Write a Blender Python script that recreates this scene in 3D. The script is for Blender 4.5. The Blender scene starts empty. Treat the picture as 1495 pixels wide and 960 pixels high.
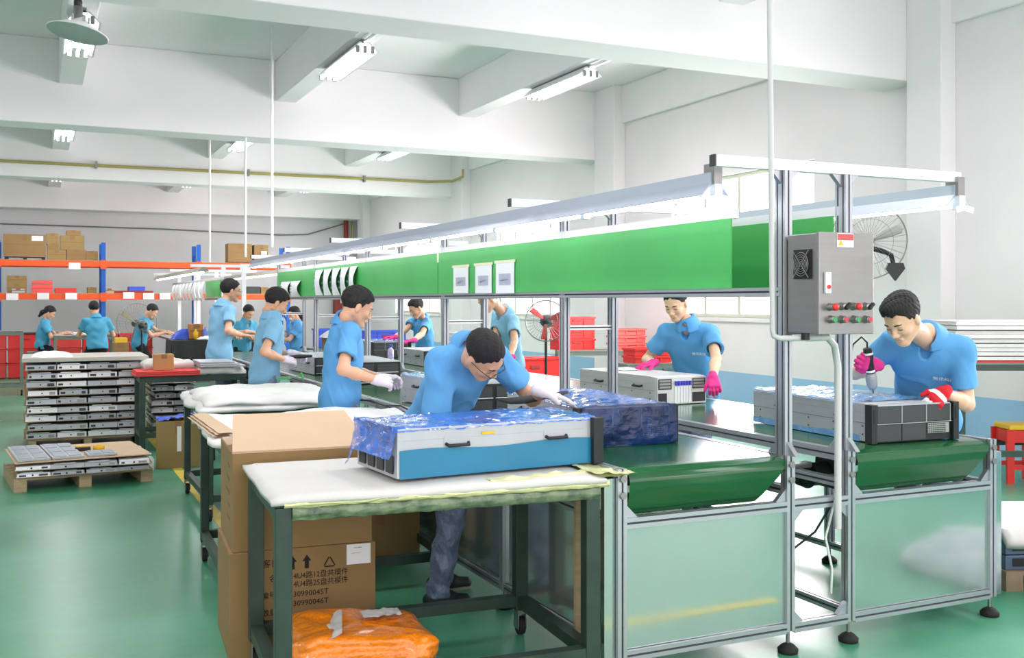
import bpy, bmesh, math, random
import numpy as np
from mathutils import Vector, Matrix, noise as mnoise
R = math.radians
PI = math.pi
rnd = random.Random(7)
SC = bpy.context.scene
COL = SC.collection

# ------------------------------------------------------------ camera
CY, SY = math.cos(R(25)), math.sin(R(25))
FOC, HOR, CXP, CAMH = 1490.0, 440.0, 747.5, 1.6
cam = bpy.data.cameras.new('camera'); camo = bpy.data.objects.new('camera', cam); COL.objects.link(camo)
camo.location = (0, 0, CAMH); camo.rotation_euler = (R(90), 0, R(-25))
cam.sensor_width = 36; cam.lens = FOC / 1495 * 36; cam.shift_y = (HOR - 480) / 1495; cam.clip_start = .05
SC.camera = camo
# ------------------------------------------------------------ world, exposure
wd = bpy.data.worlds.new('daylight'); SC.world = wd; wd.use_nodes = True
wd.node_tree.nodes['Background'].inputs[0].default_value = (1, .92, .95, 1)
wd.node_tree.nodes['Background'].inputs[1].default_value = 1.9
SC.view_settings.view_transform = 'Standard'; SC.view_settings.look = 'None'
SC.view_settings.exposure = .5; SC.view_settings.gamma = 1; SC.view_settings.use_curve_mapping = False

def area(name, loc, rot, sx, sy, power, col=(1, 1, 1)):
    l = bpy.data.lights.new(name, 'AREA'); l.shape = 'RECTANGLE'; l.size = sx; l.size_y = sy; l.energy = power; l.color = col
    o = bpy.data.objects.new(name, l); COL.objects.link(o); o.location = loc; o.rotation_euler = rot
    return o
# daylight lamps outside the right windows; the nearest, unseen one is added for light
for i, (y0, y1) in enumerate(((2.0, 6.2), (9.95, 13.1), (16.5, 19.5), (23, 26.2))):
    area('window_daylight', (9.6, (y0 + y1) / 2, 2.7), (0, R(90), 0), 3.0, y1 - y0 + .6, 430 if y0 < 9 else 600, (1, .92, .95))
# added top light: soft lamps under each fixture, and in unseen bays without any
for fx in (-2.5, .43, 3.35, 6.25):
    for fy in (-.5, 5.0, 11.9, 18.75, 25.3):
        area('top_fill_light', (fx, fy, 4.3), (0, 0, 0), .4, 1.5, 34, (1, .9, .94))

def at(u, v, Y):                       # photo direction and distance -> place
    X = (u - CXP) / FOC * Y
    return Vector((CY * X + SY * Y, -SY * X + CY * Y, CAMH - (v - HOR) * Y / FOC))
def hy(u, y):                          # x of a photo column on the plane y
    t = (u - CXP) / FOC; Y = y / (CY - SY * t); return Y * (CY * t + SY), Y
def onY(u, v, y):
    x, Y = hy(u, y); return Vector((x, y, CAMH - (v - HOR) * Y / FOC))
def onX(u, v, x):
    t = (u - CXP) / FOC; Y = x / (CY * t + SY); return Vector((x, Y * (CY - SY * t), CAMH - (v - HOR) * Y / FOC))

# ------------------------------------------------------------ materials
def lin(c):
    c = c / 255; return c / 12.92 if c < .04045 else ((c + .055) / 1.055) ** 2.4
def rgb(c): return (lin(c[0]), lin(c[1]), lin(c[2]), 1)
MATS = {}
def mat(name, col, rough=.6, metal=0., var=0., vs=4., bump=0., bs=30., emit=0., alpha=1., spec=.5, rvar=0., stretch=None, coat=0., col2=None, dist=.01, sheen=0, detail=4):
    if name in MATS: return MATS[name]
    m = bpy.data.materials.new(name); m.use_nodes = True; nt = m.node_tree; N = nt.nodes; L = nt.links
    b = N['Principled BSDF']
    b.inputs['Base Color'].default_value = rgb(col); b.inputs['Roughness'].default_value = rough
    b.inputs['Metallic'].default_value = metal; b.inputs['Specular IOR Level'].default_value = spec
    if coat: b.inputs['Coat Weight'].default_value = coat; b.inputs['Coat Roughness'].default_value = .08
    if sheen: b.inputs['Sheen Weight'].default_value = sheen
    if alpha < 1: b.inputs['Alpha'].default_value = alpha
    if emit: b.inputs['Emission Color'].default_value = rgb(col); b.inputs['Emission Strength'].default_value = emit
    if var or bump or rvar:
        tc = N.new('ShaderNodeTexCoord'); mp = N.new('ShaderNodeMapping'); L.new(tc.outputs['Object'], mp.inputs[0])
        if stretch: mp.inputs['Scale'].default_value = stretch
        if var or rvar:
            n = N.new('ShaderNodeTexNoise'); n.inputs['Scale'].default_value = vs; n.inputs['Detail'].default_value = detail
            L.new(mp.outputs[0], n.inputs['Vector'])
            if var:
                r = N.new('ShaderNodeValToRGB'); r.color_ramp.elements[0].position = .3; r.color_ramp.elements[1].position = .7
                c2 = rgb(col2) if col2 else tuple(min(1, x * (1 + var)) for x in rgb(col)[:3]) + (1,)
                c1 = tuple(x * (1 - var) for x in rgb(col)[:3]) + (1,) if not col2 else rgb(col)
                r.color_ramp.elements[0].color = c1; r.color_ramp.elements[1].color = c2
                L.new(n.outputs[0], r.inputs[0]); L.new(r.outputs[0], b.inputs['Base Color'])
            if rvar:
                mr = N.new('ShaderNodeMapRange'); mr.inputs[3].default_value = max(0, rough - rvar); mr.inputs[4].default_value = rough + rvar
                mr.inputs[1].default_value = .3; mr.inputs[2].default_value = .7
                L.new(n.outputs[0], mr.inputs[0]); L.new(mr.outputs[0], b.inputs['Roughness'])
        if bump:
            n2 = N.new('ShaderNodeTexNoise'); n2.inputs['Scale'].default_value = bs; n2.inputs['Detail'].default_value = 3
            L.new(mp.outputs[0], n2.inputs['Vector'])
            bp = N.new('ShaderNodeBump'); bp.inputs['Strength'].default_value = bump; bp.inputs['Distance'].default_value = dist
            L.new(n2.outputs[0], bp.inputs['Height']); L.new(bp.outputs[0], b.inputs['Normal'])
    MATS[name] = m
    return m
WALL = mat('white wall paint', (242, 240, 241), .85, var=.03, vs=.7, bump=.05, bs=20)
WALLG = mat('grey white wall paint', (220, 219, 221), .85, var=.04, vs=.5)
CEIL = mat('white ceiling paint', (244, 242, 244), .9, var=.03, vs=.5)
ALU = mat('extruded aluminium', (186, 190, 196), .35, .75, rvar=.06, vs=3, stretch=(1, 1, 8))
ALUW = mat('pale aluminium', (238, 239, 242), .4, .25)
SLOT = mat('slot shade', (72, 78, 84), .6, .4)  # groove shade painted on the slot bottoms of the extrusions
GALV = mat('galvanised sheet', (190, 204, 202), .11, .85, var=.06, vs=2.2, rvar=.05, bump=.03, bs=3, dist=.01)
STEEL = mat('stainless steel', (150, 150, 148), .33, .8, var=.05, vs=2, stretch=(1, 1, 12), rvar=.05)
SRV = mat('bare server sheet metal', (184, 188, 193), .4, .25, var=.05, vs=6)
SRVW = mat('pale server sheet metal', (212, 213, 212), .4, .35)
DARK = mat('dark bezel', (38, 42, 44), .45, .2)
DARK2 = mat('dark grey bezel', (66, 70, 72), .5, .2)
GRIDM = mat('grey mesh panel', (165, 172, 165), .5, .3)
BLK = mat('black plastic', (22, 22, 24), .4)
RUB = mat('black rubber', (28, 29, 30), .8)
BELT = mat('green belt', (18, 84, 44), .2, var=.12, vs=1.5, rvar=.06, spec=.6)
SIGN = mat('green sign board', (74, 182, 92), .45, var=.07, vs=2.2)
TAB = mat('dark green table paint', (46, 66, 58), .45, .1, var=.25, vs=7, bump=.05, bs=20)
TABG = mat('grey green steel', (120, 132, 124), .5, .2, var=.1, vs=6)
FOAM = mat('white foam', (208, 208, 204), .8, var=.03, vs=5, bump=.25, bs=14)
CLOTH = mat('white folded cloth', (236, 236, 234), .85, var=.03, vs=5, bump=.35, bs=10)
FOAMY = mat('yellowed tape', (214, 214, 160), .4, var=.2, vs=10, bump=.3, bs=30)
FILMT = mat('green shrink film', (62, 84, 68), .25, var=.35, vs=16, bump=.6, bs=25, col2=(128, 146, 112))
CARD = mat('cardboard', (146, 118, 76), .85, var=.06, vs=3)
CARDL = mat('pale cardboard', (206, 180, 150), .85, var=.03, vs=3)
CARDO = mat('olive cardboard', (150, 128, 80), .85, var=.05, vs=3)
TAPE = mat('brown tape', (140, 104, 60), .35)
FILMB = mat('blue plastic film', (48, 118, 232), .1, var=.35, vs=6, bump=.8, bs=13, alpha=.8, coat=.6, dist=.02)
FILML = mat('pale blue film', (120, 178, 240), .15, var=.25, vs=9, bump=.8, bs=22, alpha=.85, coat=.6, dist=.02)
FILMD = mat('dark blue film', (8, 52, 112), .16, var=.5, vs=9, bump=.9, bs=12, alpha=.7, coat=.15, dist=.03)
FILMC = mat('cyan side film', (22, 120, 158), .3, var=.07, vs=4, bump=.08, bs=10, coat=.3)
ORG = mat('orange tape film', (240, 134, 16), .3, var=.12, vs=8, bump=.9, bs=22, coat=.5, dist=.02)
WHT = mat('white plastic', (240, 240, 240), .4)
PAPER = mat('white paper', (244, 244, 246), .8)
PRINT = mat('grey print', (188, 190, 206), .8, var=.12, vs=14)
INK = mat('black ink', (24, 22, 20), .8)
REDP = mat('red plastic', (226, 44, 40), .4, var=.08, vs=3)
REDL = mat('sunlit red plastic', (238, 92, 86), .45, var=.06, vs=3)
REDM = mat('red mat', (224, 66, 62), .6)
YEL = mat('yellow plastic', (236, 190, 30), .45)
GRN = mat('green plastic', (60, 160, 90), .4)
BLU = mat('blue plastic', (56, 92, 214), .4)
RBLU = mat('blue rack steel', (22, 92, 180), .45, .1)
RORG = mat('orange rack steel', (238, 92, 40), .45, .1)
WOOD = mat('pallet wood', (176, 156, 122), .8, var=.15, vs=8, stretch=(1, 6, 6), bump=.2, bs=30)
BLKC = mat('black cloth', (34, 36, 36), .6, var=.2, vs=3, bump=.5, bs=5, dist=.03)
LTUBE = mat('lit lamp tube', (255, 255, 255), .4, emit=7)
LSHADE = mat('lamp reflector', (188, 198, 214), .4, .3)
GLASS = None
PIPEY = mat('yellow painted pipe', (176, 164, 98), .5)
PIPER = mat('dark red pipe', (150, 50, 40), .5)
FLINE = mat('yellow floor paint', (222, 200, 84), .5, var=.1, vs=8)
SKIN = mat('skin', (222, 170, 138), .5, var=.05, vs=9, sheen=.1)
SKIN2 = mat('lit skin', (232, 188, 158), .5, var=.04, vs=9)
LIPS = mat('lips', (190, 112, 98), .5)
HAIR = mat('black hair', (28, 25, 26), .75, bump=.7, bs=140, dist=.003, stretch=(1, 1, .3), var=.4, vs=60)
SHIRT = mat('sky blue cotton', (92, 162, 220), .85, var=.06, vs=7, bump=.4, bs=7, dist=.03, stretch=(1, 1, .6))
SHIRTL = mat('pale sky blue cotton', (130, 184, 218), .85, var=.06, vs=7, bump=.4, bs=7, dist=.03, stretch=(1, 1, .6))
SHIRTT = mat('teal blue cotton', (78, 162, 198), .85, var=.05, vs=10)
PANTS = mat('grey blue work trousers', (108, 122, 150), .38, var=.4, vs=14, bump=1., bs=16, dist=.03, stretch=(1, 1, .8))
GALVS = mat('side panel sheet', (214, 226, 222), .16, .8, rvar=.05, vs=2)
PANTB = mat('black trousers', (24, 25, 30), .8)
GLW = mat('white lilac knit glove', (222, 214, 226), .85, bump=.3, bs=120, dist=.003)
GLP = mat('pink knit glove', (226, 56, 140), .85, bump=.3, bs=120, dist=.003)
GLR = mat('red knit glove', (206, 24, 40), .85, bump=.3, bs=120, dist=.003)
SHOE = mat('dark green shoe', (22, 40, 40), .6)
SOLE = mat('rubber shoe sole', (150, 140, 125), .7)

def floor_mat():
    m = bpy.data.materials.new('green epoxy floor'); m.use_nodes = True; nt = m.node_tree; N = nt.nodes; L = nt.links; b = N['Principled BSDF']
    tc = N.new('ShaderNodeTexCoord')
    n1 = N.new('ShaderNodeTexNoise'); n1.inputs['Scale'].default_value = .55; n1.inputs['Detail'].default_value = 8; n1.inputs['Roughness'].default_value = .62
    L.new(tc.outputs['Object'], n1.inputs['Vector'])
    r = N.new('ShaderNodeValToRGB'); r.color_ramp.elements[0].position = .36; r.color_ramp.elements[1].position = .68
    r.color_ramp.elements[0].color = rgb((50, 132, 94)); r.color_ramp.elements[1].color = rgb((92, 164, 134))
    L.new(n1.outputs[0], r.inputs[0])
    n2 = N.new('ShaderNodeTexNoise'); n2.inputs['Scale'].default_value = 9; n2.inputs['Detail'].default_value = 6
    L.new(tc.outputs['Object'], n2.inputs['Vector'])
    r2 = N.new('ShaderNodeValToRGB'); r2.color_ramp.elements[0].position = .3; r2.color_ramp.elements[0].color = (.86, .86, .86, 1); r2.color_ramp.elements[1].position = .55
    L.new(n2.outputs[0], r2.inputs[0])
    mx = N.new('ShaderNodeMixRGB'); mx.blend_type = 'MULTIPLY'; mx.inputs[0].default_value = .5
    L.new(r.outputs[0], mx.inputs[1]); L.new(r2.outputs[0], mx.inputs[2]); L.new(mx.outputs[0], b.inputs['Base Color'])
    mr = N.new('ShaderNodeMapRange'); mr.inputs[3].default_value = .2; mr.inputs[4].default_value = .42
    L.new(n1.outputs[0], mr.inputs[0]); L.new(mr.outputs[0], b.inputs['Roughness'])
    return m
def wall_mat():
    m = bpy.data.materials.new('white wall with pale blue dado'); m.use_nodes = True; nt = m.node_tree; N = nt.nodes; L = nt.links; b = N['Principled BSDF']
    b.inputs['Roughness'].default_value = .8
    tc = N.new('ShaderNodeTexCoord'); s = N.new('ShaderNodeSeparateXYZ'); L.new(tc.outputs['Object'], s.inputs[0])
    n1 = N.new('ShaderNodeTexNoise'); n1.inputs['Scale'].default_value = 1.2; n1.inputs['Detail'].default_value = 6; L.new(tc.outputs['Object'], n1.inputs['Vector'])
    mt = N.new('ShaderNodeMath'); mt.operation = 'GREATER_THAN'; mt.inputs[1].default_value = .62; L.new(s.outputs[2], mt.inputs[0])
    r = N.new('ShaderNodeValToRGB'); r.color_ramp.elements[0].color = rgb((232, 229, 230)); r.color_ramp.elements[1].color = rgb((244, 241, 242)); L.new(n1.outputs[0], r.inputs[0])
    mx = N.new('ShaderNodeMixRGB'); mx.inputs[1].default_value = rgb((158, 200, 232)); L.new(mt.outputs[0], mx.inputs[0]); L.new(r.outputs[0], mx.inputs[2])
    L.new(mx.outputs[0], b.inputs['Base Color'])
    return m
def glass_mat():
    m = bpy.data.materials.new('window glass'); m.use_nodes = True; nt = m.node_tree; N = nt.nodes; L = nt.links
    N.remove(N['Principled BSDF']); o = N['Material Output']
    t = N.new('ShaderNodeBsdfTransparent'); g = N.new('ShaderNodeBsdfGlossy'); g.inputs['Roughness'].default_value = .03
    x = N.new('ShaderNodeMixShader'); x.inputs[0].default_value = .06; L.new(t.outputs[0], x.inputs[1]); L.new(g.outputs[0], x.inputs[2]); L.new(x.outputs[0], o.inputs[0])
    return m
FLOOR = floor_mat(); WALLR = wall_mat(); GLASS = glass_mat()

# ------------------------------------------------------------ builders
INV = {}
def empty(name, label, cat, loc=(0, 0, 0), rz=0., group=None):
    o = bpy.data.objects.new(name, None); COL.objects.link(o); o.empty_display_size = .1
    o.location = loc; o.rotation_euler = (0, 0, rz); o['label'] = label; o['category'] = cat
    if group: o['group'] = group
    INV[o] = (Matrix.Translation(Vector(loc)) @ Matrix.Rotation(rz, 4, 'Z')).inverted()
    return o
def tag(o, label, cat, group=None):
    o['label'] = label; o['category'] = cat
    if group: o['group'] = group
    return o
def link(name, me, m, parent=None, smooth=False):
    o = bpy.data.objects.new(name, me); COL.objects.link(o)
    if m is not None:
        for mm in (m if isinstance(m, (list, tuple)) else [m]): me.materials.append(mm)
    if parent is not None: o.parent = parent
    if smooth: me.polygons.foreach_set('use_smooth', [True] * len(me.polygons))
    return o
BOXF = [(0, 3, 2, 1), (4, 5, 6, 7), (0, 1, 5, 4), (1, 2, 6, 5), (2, 3, 7, 6), (3, 0, 4, 7)]
class MB:
    def __init__(s): s.v = []; s.f = []; s.mi = []; s.sm = []; s.cur = 0
    def add(s, vs, fs, sm=False):
        n = len(s.v); s.v += [tuple(p) for p in vs]
        for f in fs: s.f.append([i + n for i in f]); s.mi.append(s.cur); s.sm.append(sm)
        return s
    def box(s, lo, hi, M=None):
        (a, b, c), (d, e, f) = lo, hi
        vs = [Vector(p) for p in ((a, b, c), (d, b, c), (d, e, c), (a, e, c), (a, b, f), (d, b, f), (d, e, f), (a, e, f))]
        if M is not None: vs = [M @ p for p in vs]
        return s.add(vs, BOXF)
    def cb(s, c, size, M=None):
        return s.box([c[i] - size[i] / 2 for i in range(3)], [c[i] + size[i] / 2 for i in range(3)], M)
    def rbox(s, lo, hi, r, M=None):     # box with chamfered edges
        bm = bmesh.new(); bmesh.ops.create_cube(bm, size=1)
        for v in bm.verts: v.co = Vector([(lo[i] + hi[i]) / 2 + v.co[i] * (hi[i] - lo[i]) for i in range(3)])
        bmesh.ops.bevel(bm, geom=list(bm.edges), offset=r, segments=2, affect='EDGES', profile=.6)
        bm.verts.index_update()
        vs = [v.co.copy() for v in bm.verts]; fs = [[v.index for v in f.verts] for f in bm.faces]; bm.free()
        if M is not None: vs = [M @ p for p in vs]
        return s.add(vs, fs)
    def frame(s, a, b, up=None):
        a, b = Vector(a), Vector(b); d = (b - a).normalized()
        u = Vector(up) if up is not None else (Vector((0, 0, 1)) if abs(d.z) < .95 else Vector((0, 1, 0)))
        x = u.cross(d)
        if x.length < 1e-5: x = Vector((1, 0, 0)).cross(d)
        x.normalize(); y = d.cross(x)
        return a, b, x, y, d
    def bar(s, a, b, w, h=None, up=None):      # w across, h along up
        h = h or w; a, b, x, y, d = s.frame(a, b, up)
        vs = [p + x * i * w / 2 + y * j * h / 2 for p in (a, b) for i, j in ((-1, -1), (1, -1), (1, 1), (-1, 1))]
        return s.add(vs, [(0, 3, 2, 1), (4, 5, 6, 7), (0, 1, 5, 4), (1, 2, 6, 5), (2, 3, 7, 6), (3, 0, 4, 7)])
    def ext(s, a, b, w, h=None, up=None, g=.009, dp=.01):    # slotted extrusion, slots on all four sides (two on a long side)
        h = h or w; a, b, x, y, d = s.frame(a, b, up)
        prof = []
        def side(p0, p1, n, L):
            ns = 2 if L > .06 else 1
            p0, p1, n = Vector(p0), Vector(p1), Vector(n); t = (p1 - p0).normalized()
            prof.append(p0)
            for k in range(ns):
                c = p0 + t * (L * (k + .5) / ns)
                prof.extend([c - t * g / 2, c - t * g / 2 - n * dp, c + t * g / 2 - n * dp, c + t * g / 2])
        W, H = w / 2, h / 2
        side((-W, -H), (W, -H), (0, -1), w); side((W, -H), (W, H), (1, 0), h); side((W, H), (-W, H), (0, 1), w); side((-W, H), (-W, -H), (-1, 0), h)
        n = len(prof); vs = [p + x * q.x + y * q.y for p in (a, b) for q in prof]
        fs = [(i, (i + 1) % n, n + (i + 1) % n, n + i) for i in range(n)] + [list(range(n))[::-1], list(range(n, 2 * n))]
        i0 = len(s.mi); s.add(vs, fs); k = 0
        for L in (w, h, w, h):
            k += 1
            for _ in range(2 if L > .06 else 1):
                s.mi[i0 + k + 1] = 1; k += 4
        return s
    def tube(s, pts, r, n=10, cap=True, sm=True):
        pts = [Vector(p) for p in pts]; rs = r if isinstance(r, (list, tuple)) else [r] * len(pts)
        rings = []; px = None
        for i, p in enumerate(pts):
            d = (pts[min(i + 1, len(pts) - 1)] - pts[max(i - 1, 0)])
            if d.length < 1e-9: d = Vector((0, 0, 1))
            d.normalize()
            if px is None: px = d.cross(Vector((0, 0, 1)) if abs(d.z) < .9 else Vector((1, 0, 0)))
            px = (px - d * px.dot(d)).normalized(); y = d.cross(px)
            rings.append([p + (px * math.cos(2 * PI * k / n) + y * math.sin(2 * PI * k / n)) * rs[i] for k in range(n)])
        vs = [v for rg in rings for v in rg]; fs = []
        for i in range(len(pts) - 1):
            for k in range(n): k2 = (k + 1) % n; fs.append((i * n + k, i * n + k2, (i + 1) * n + k2, (i + 1) * n + k))
        s.add(vs, fs, sm)
        if cap: s.add(rings[0], [list(range(n))[::-1]]); s.add(rings[-1], [list(range(n))])
        return s
    def cyl(s, a, b, r, n=16, r2=None): return s.tube([a, b], [r, r2 if r2 is not None else r], n)
    def lathe(s, prof, c, axis=(0, 0, 1), n=24, sm=True):
        c = Vector(c); z = Vector(axis).normalized(); x = z.cross(Vector((0, 0, 1)) if abs(z.z) < .9 else Vector((1, 0, 0))).normalized(); y = z.cross(x)
        vs = [c + (x * math.cos(2 * PI * k / n) + y * math.sin(2 * PI * k / n)) * r + z * h for r, h in prof for k in range(n)]
        fs = [(i * n + k, i * n + (k + 1) % n, (i + 1) * n + (k + 1) % n, (i + 1) * n + k) for i in range(len(prof) - 1) for k in range(n)]
        return s.add(vs, fs, sm)
    def prism(s, poly, o, x, y, depth):
        o, x, y = Vector(o), Vector(x), Vector(y); z = x.cross(y).normalized(); n = len(poly)
        vs = [o + x * p[0] + y * p[1] + z * k * depth for k in (0, 1) for p in poly]
        return s.add(vs, [list(range(n))[::-1], list(range(n, 2 * n))] + [(i, (i + 1) % n, n + (i + 1) % n, n + i) for i in range(n)])
    def grid(s, nu, nv, fn, th=0., sm=True):
        top = [Vector(fn(i / nu, j / nv)) for i in range(nu + 1) for j in range(nv + 1)]
        W = nv + 1; fs = [(i * W + j, (i + 1) * W + j, (i + 1) * W + j + 1, i * W + j + 1) for i in range(nu) for j in range(nv)]
        if not th: return s.add(top, fs, sm)
        c = (top[W] - top[0]).cross(top[1] - top[0]); c = -c.normalized() if c.length > 0 else Vector((0, 0, -1))
        if c.z > 0 and abs(c.z) > .3: pass
        bot = [p + Vector((0, 0, -th)) if abs(c.z) > .3 else p + c * -th for p in top]
        n = len(top); rim = [i * W for i in range(nu + 1)] + [nu * W + j for j in range(1, nv + 1)] + [i * W + nv for i in range(nu - 1, -1, -1)] + [j for j in range(nv - 1, 0, -1)]
        s.add(top + bot, fs + [tuple(q + n for q in f[::-1]) for f in fs] + [(rim[(i + 1) % len(rim)], rim[i], rim[i] + n, rim[(i + 1) % len(rim)] + n) for i in range(len(rim))], sm)
        return s
    def build(s, name, m, parent=None, world=False, bevel=0, noz=None):
        vs = s.v
        if s.mi and max(s.mi) > 0 and not isinstance(m, (list, tuple)): m = [m, SLOT]
        if world and parent is not None:
            q = parent
            while q not in INV and q.parent: q = q.parent
            M = INV.get(q)
            if M is not None: vs = [M @ Vector(p) for p in vs]
        me = bpy.data.meshes.new(name); me.from_pydata([tuple(p) for p in vs], [], s.f)
        me.polygons.foreach_set('material_index', s.mi); me.polygons.foreach_set('use_smooth', s.sm)
        me.update()
        o = link(name, me, m, parent)
        if bevel:
            md = o.modifiers.new('bevel', 'BEVEL'); md.width = bevel; md.segments = 2; md.limit_method = 'ANGLE'
        return o
def copy_tree(o, parent=None):
    c = o.copy(); COL.objects.link(c)
    if parent is not None: c.parent = parent
    for ch in list(o.children): copy_tree(ch, c)
    return c
def text(name, body, size, M, m, parent, ext=.0006, align='LEFT', sx=1.):
    cu = bpy.data.curves.new(name, 'FONT'); cu.body = body; cu.size = size; cu.extrude = ext; cu.align_x = align; cu.resolution_u = 2
    t = bpy.data.objects.new(name, cu); COL.objects.link(t)
    bpy.context.view_layer.update()
    me = bpy.data.meshes.new_from_object(t.evaluated_get(bpy.context.evaluated_depsgraph_get()))
    bpy.data.objects.remove(t); me.transform(M @ Matrix.Diagonal((sx, 1, 1, 1)))
    me.materials.clear(); me.name = name
    return link(name, me, m, parent)
def plane_M(o, x, y):
    x, y = Vector(x).normalized(), Vector(y).normalized(); z = x.cross(y)
    return Matrix(((x.x, y.x, z.x, o[0]), (x.y, y.y, z.y, o[1]), (x.z, y.z, z.z, o[2]), (0, 0, 0, 1)))
def nz(x, y, z, s=1.): return mnoise.noise(Vector((x * s, y * s, z * s)))
def struct(o): o['kind'] = 'structure'; return o
# ------------------------------------------------------------ building shell
XR, YB, XL, YN = 8.8, 29.6, -5.5, -3.5
b = MB().box((XL, YN, -.2), (XR + .2, YB + .2, 0)); fl = struct(b.build('floor', FLOOR))
for lo, hi in (((1.18, 4.4, 0), (1.27, 20, .002)), ((.2, 2.96, 0), (3.6, 3.04, .002))): MB().box(lo, hi).build('floor_marking', FLINE, fl)
# right wall with window openings
WIN = [(2.0, 6.2, 1.37, 3.38), (9.95, 13.1, 1.37, 3.38), (16.5, 19.6, 1.3, 3.2), (23.0, 26.3, 1.3, 3.2)]  # first window, out of view, added to light the near ceiling
b = MB(); ys = [YN]
for w in WIN:
    b.box((XR, ys[-1], 0), (XR + .2, w[0], 5.2)); b.box((XR, w[0], 0), (XR + .2, w[1], w[2])); b.box((XR, w[0], w[3]), (XR + .2, w[1], 5.2)); ys.append(w[1])
b.box((XR, ys[-1], 0), (XR + .2, YB + .2, 5.2))
wr = struct(b.build('wall_right', WALLR))
for y0, y1 in ((0.6, 1.1), (7.78, 8.25), (14.45, 15.1), (21.05, 21.7), (28.6, 29.2)):
    MB().box((XR - .22, y0, 0), (XR, y1, 5.15)).build('column', WALL, wr, bevel=.01)
MB().box((XR - .07, YN, 4.53), (XR, YB, 5.15)).build('edge_beam', WALL, wr, bevel=.01)
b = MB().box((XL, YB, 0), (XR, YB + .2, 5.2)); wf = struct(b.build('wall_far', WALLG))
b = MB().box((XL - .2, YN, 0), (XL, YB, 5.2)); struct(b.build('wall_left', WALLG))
b = MB().box((XL - .2, YN, 5.15), (XR + .2, YB + .2, 5.35)); ce = struct(b.build('ceiling', CEIL))
for y0, y1 in ((1.3, 1.85), (8.25, 8.82), (15.1, 15.65), (21.7, 22.25), (28.9, 29.6)):
    MB().box((XL, y0, 4.0), (XR, y1, 5.15)).build('cross_beam', CEIL, ce, bevel=.012)
for x in (-2.65, .28, 3.2, 6.1):
    for y0, y1 in ((1.85, 8.25), (8.82, 15.1), (15.65, 21.7), (22.25, 28.9)):
        MB().box((x, y0, 4.55), (x + .3, y1, 5.15)).build('secondary_beam', CEIL, ce, bevel=.01)
FRM = mat('pale green aluminium window frame', (206, 214, 196), .5, .2)
for i, (y0, y1, z0, z1) in enumerate(WIN):
    b = MB(); x = XR + .06
    b.box((x, y0, z0), (x + .07, y1, z0 + .06)).box((x, y0, z1 - .06), (x + .07, y1, z1)).box((x, y0, z0 + .06), (x + .07, y0 + .06, z1 - .06)).box((x, y1 - .06, z0 + .06), (x + .07, y1, z1 - .06))
    n = 4; zt = z0 + (z1 - z0) * .68
    b.box((x, y0 + .06, zt - .03), (x + .07, y1 - .06, zt + .03))
    for k in range(1, n):
        yy = y0 + (y1 - y0) * k / n; b.box((x, yy - .03, z0 + .06), (x + .07, yy + .03, zt - .03)); b.box((x, yy - .03, zt + .03), (x + .07, yy + .03, z1 - .06))
    w = struct(b.build('window_%d' % (i + 1), FRM))
    for k in range(n):
        ya, yb = y0 + (y1 - y0) * k / n + .03, y0 + (y1 - y0) * (k + 1) / n - .03
        MB().box((x + .03, ya, z0 + .05), (x + .036, yb, zt - .02)).build('pane', GLASS, w)
        MB().box((x + .03, ya, zt + .02), (x + .036, yb, z1 - .05)).build('pane', GLASS, w)
    MB().box((XR - .03, y0 - .05, z0 - .05), (XR + .2, y1 + .05, z0)).build('window_sill', WALL, w)
# pipes
p = MB().tube([(XL, 21.65, 4.26), (0, 21.65, 4.27), (8.0, 21.65, 4.3), (8.45, 21.3, 4.3), (8.55, 20.9, 4.36), (8.55, 20.9, 4.52)], .03, 8)
t = tag(p.build('water_pipe', PIPEY), 'long yellowish pipe clipped along the third ceiling beam', 'pipe')
for x in (-2, 1.05, 4, 6.5): MB().box((x, 21.6, 4.22), (x + .04, 21.7, 4.36)).build('pipe_clip', STEEL, t)
p = MB().tube([(8.3, 29.4, 3.99), (8.3, 29.4, 1.9)], .07, 10); tag(p.build('riser_pipe', PIPER), 'thick dark red vertical pipe at the far right corner of the hall', 'pipe')
p = MB().tube([(8.5, 29.42, 3.99), (8.5, 29.42, 3.4)], .03, 8); tag(p.build('thin_pipe', PIPEY), 'thin yellow pipe beside the dark red vertical pipe', 'pipe')
p = MB().tube([(-3, 29.55, 3.62), (3, 29.55, 3.6), (6.4, 29.55, 3.52), (7.2, 29.55, 3.56), (8.4, 29.5, 3.95)], .02, 6); tag(p.build('wall_cable', mat('cable grey', (120, 122, 118), .6)), 'thin grey cable strung along the far wall above the rack', 'cable')
e = empty('fire_hydrant_cabinet', 'dark red fire cabinet with a paper notice on the far wall', 'cabinet', (8.35, 29.4, 0))
MB().box((7.95, 29.3, 1.0), (8.5, 29.58, 1.9)).build('body', PIPER, e, True)
MB().box((8.1, 29.28, 1.55), (8.35, 29.3, 1.85)).build('notice', PAPER, e, True)

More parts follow.
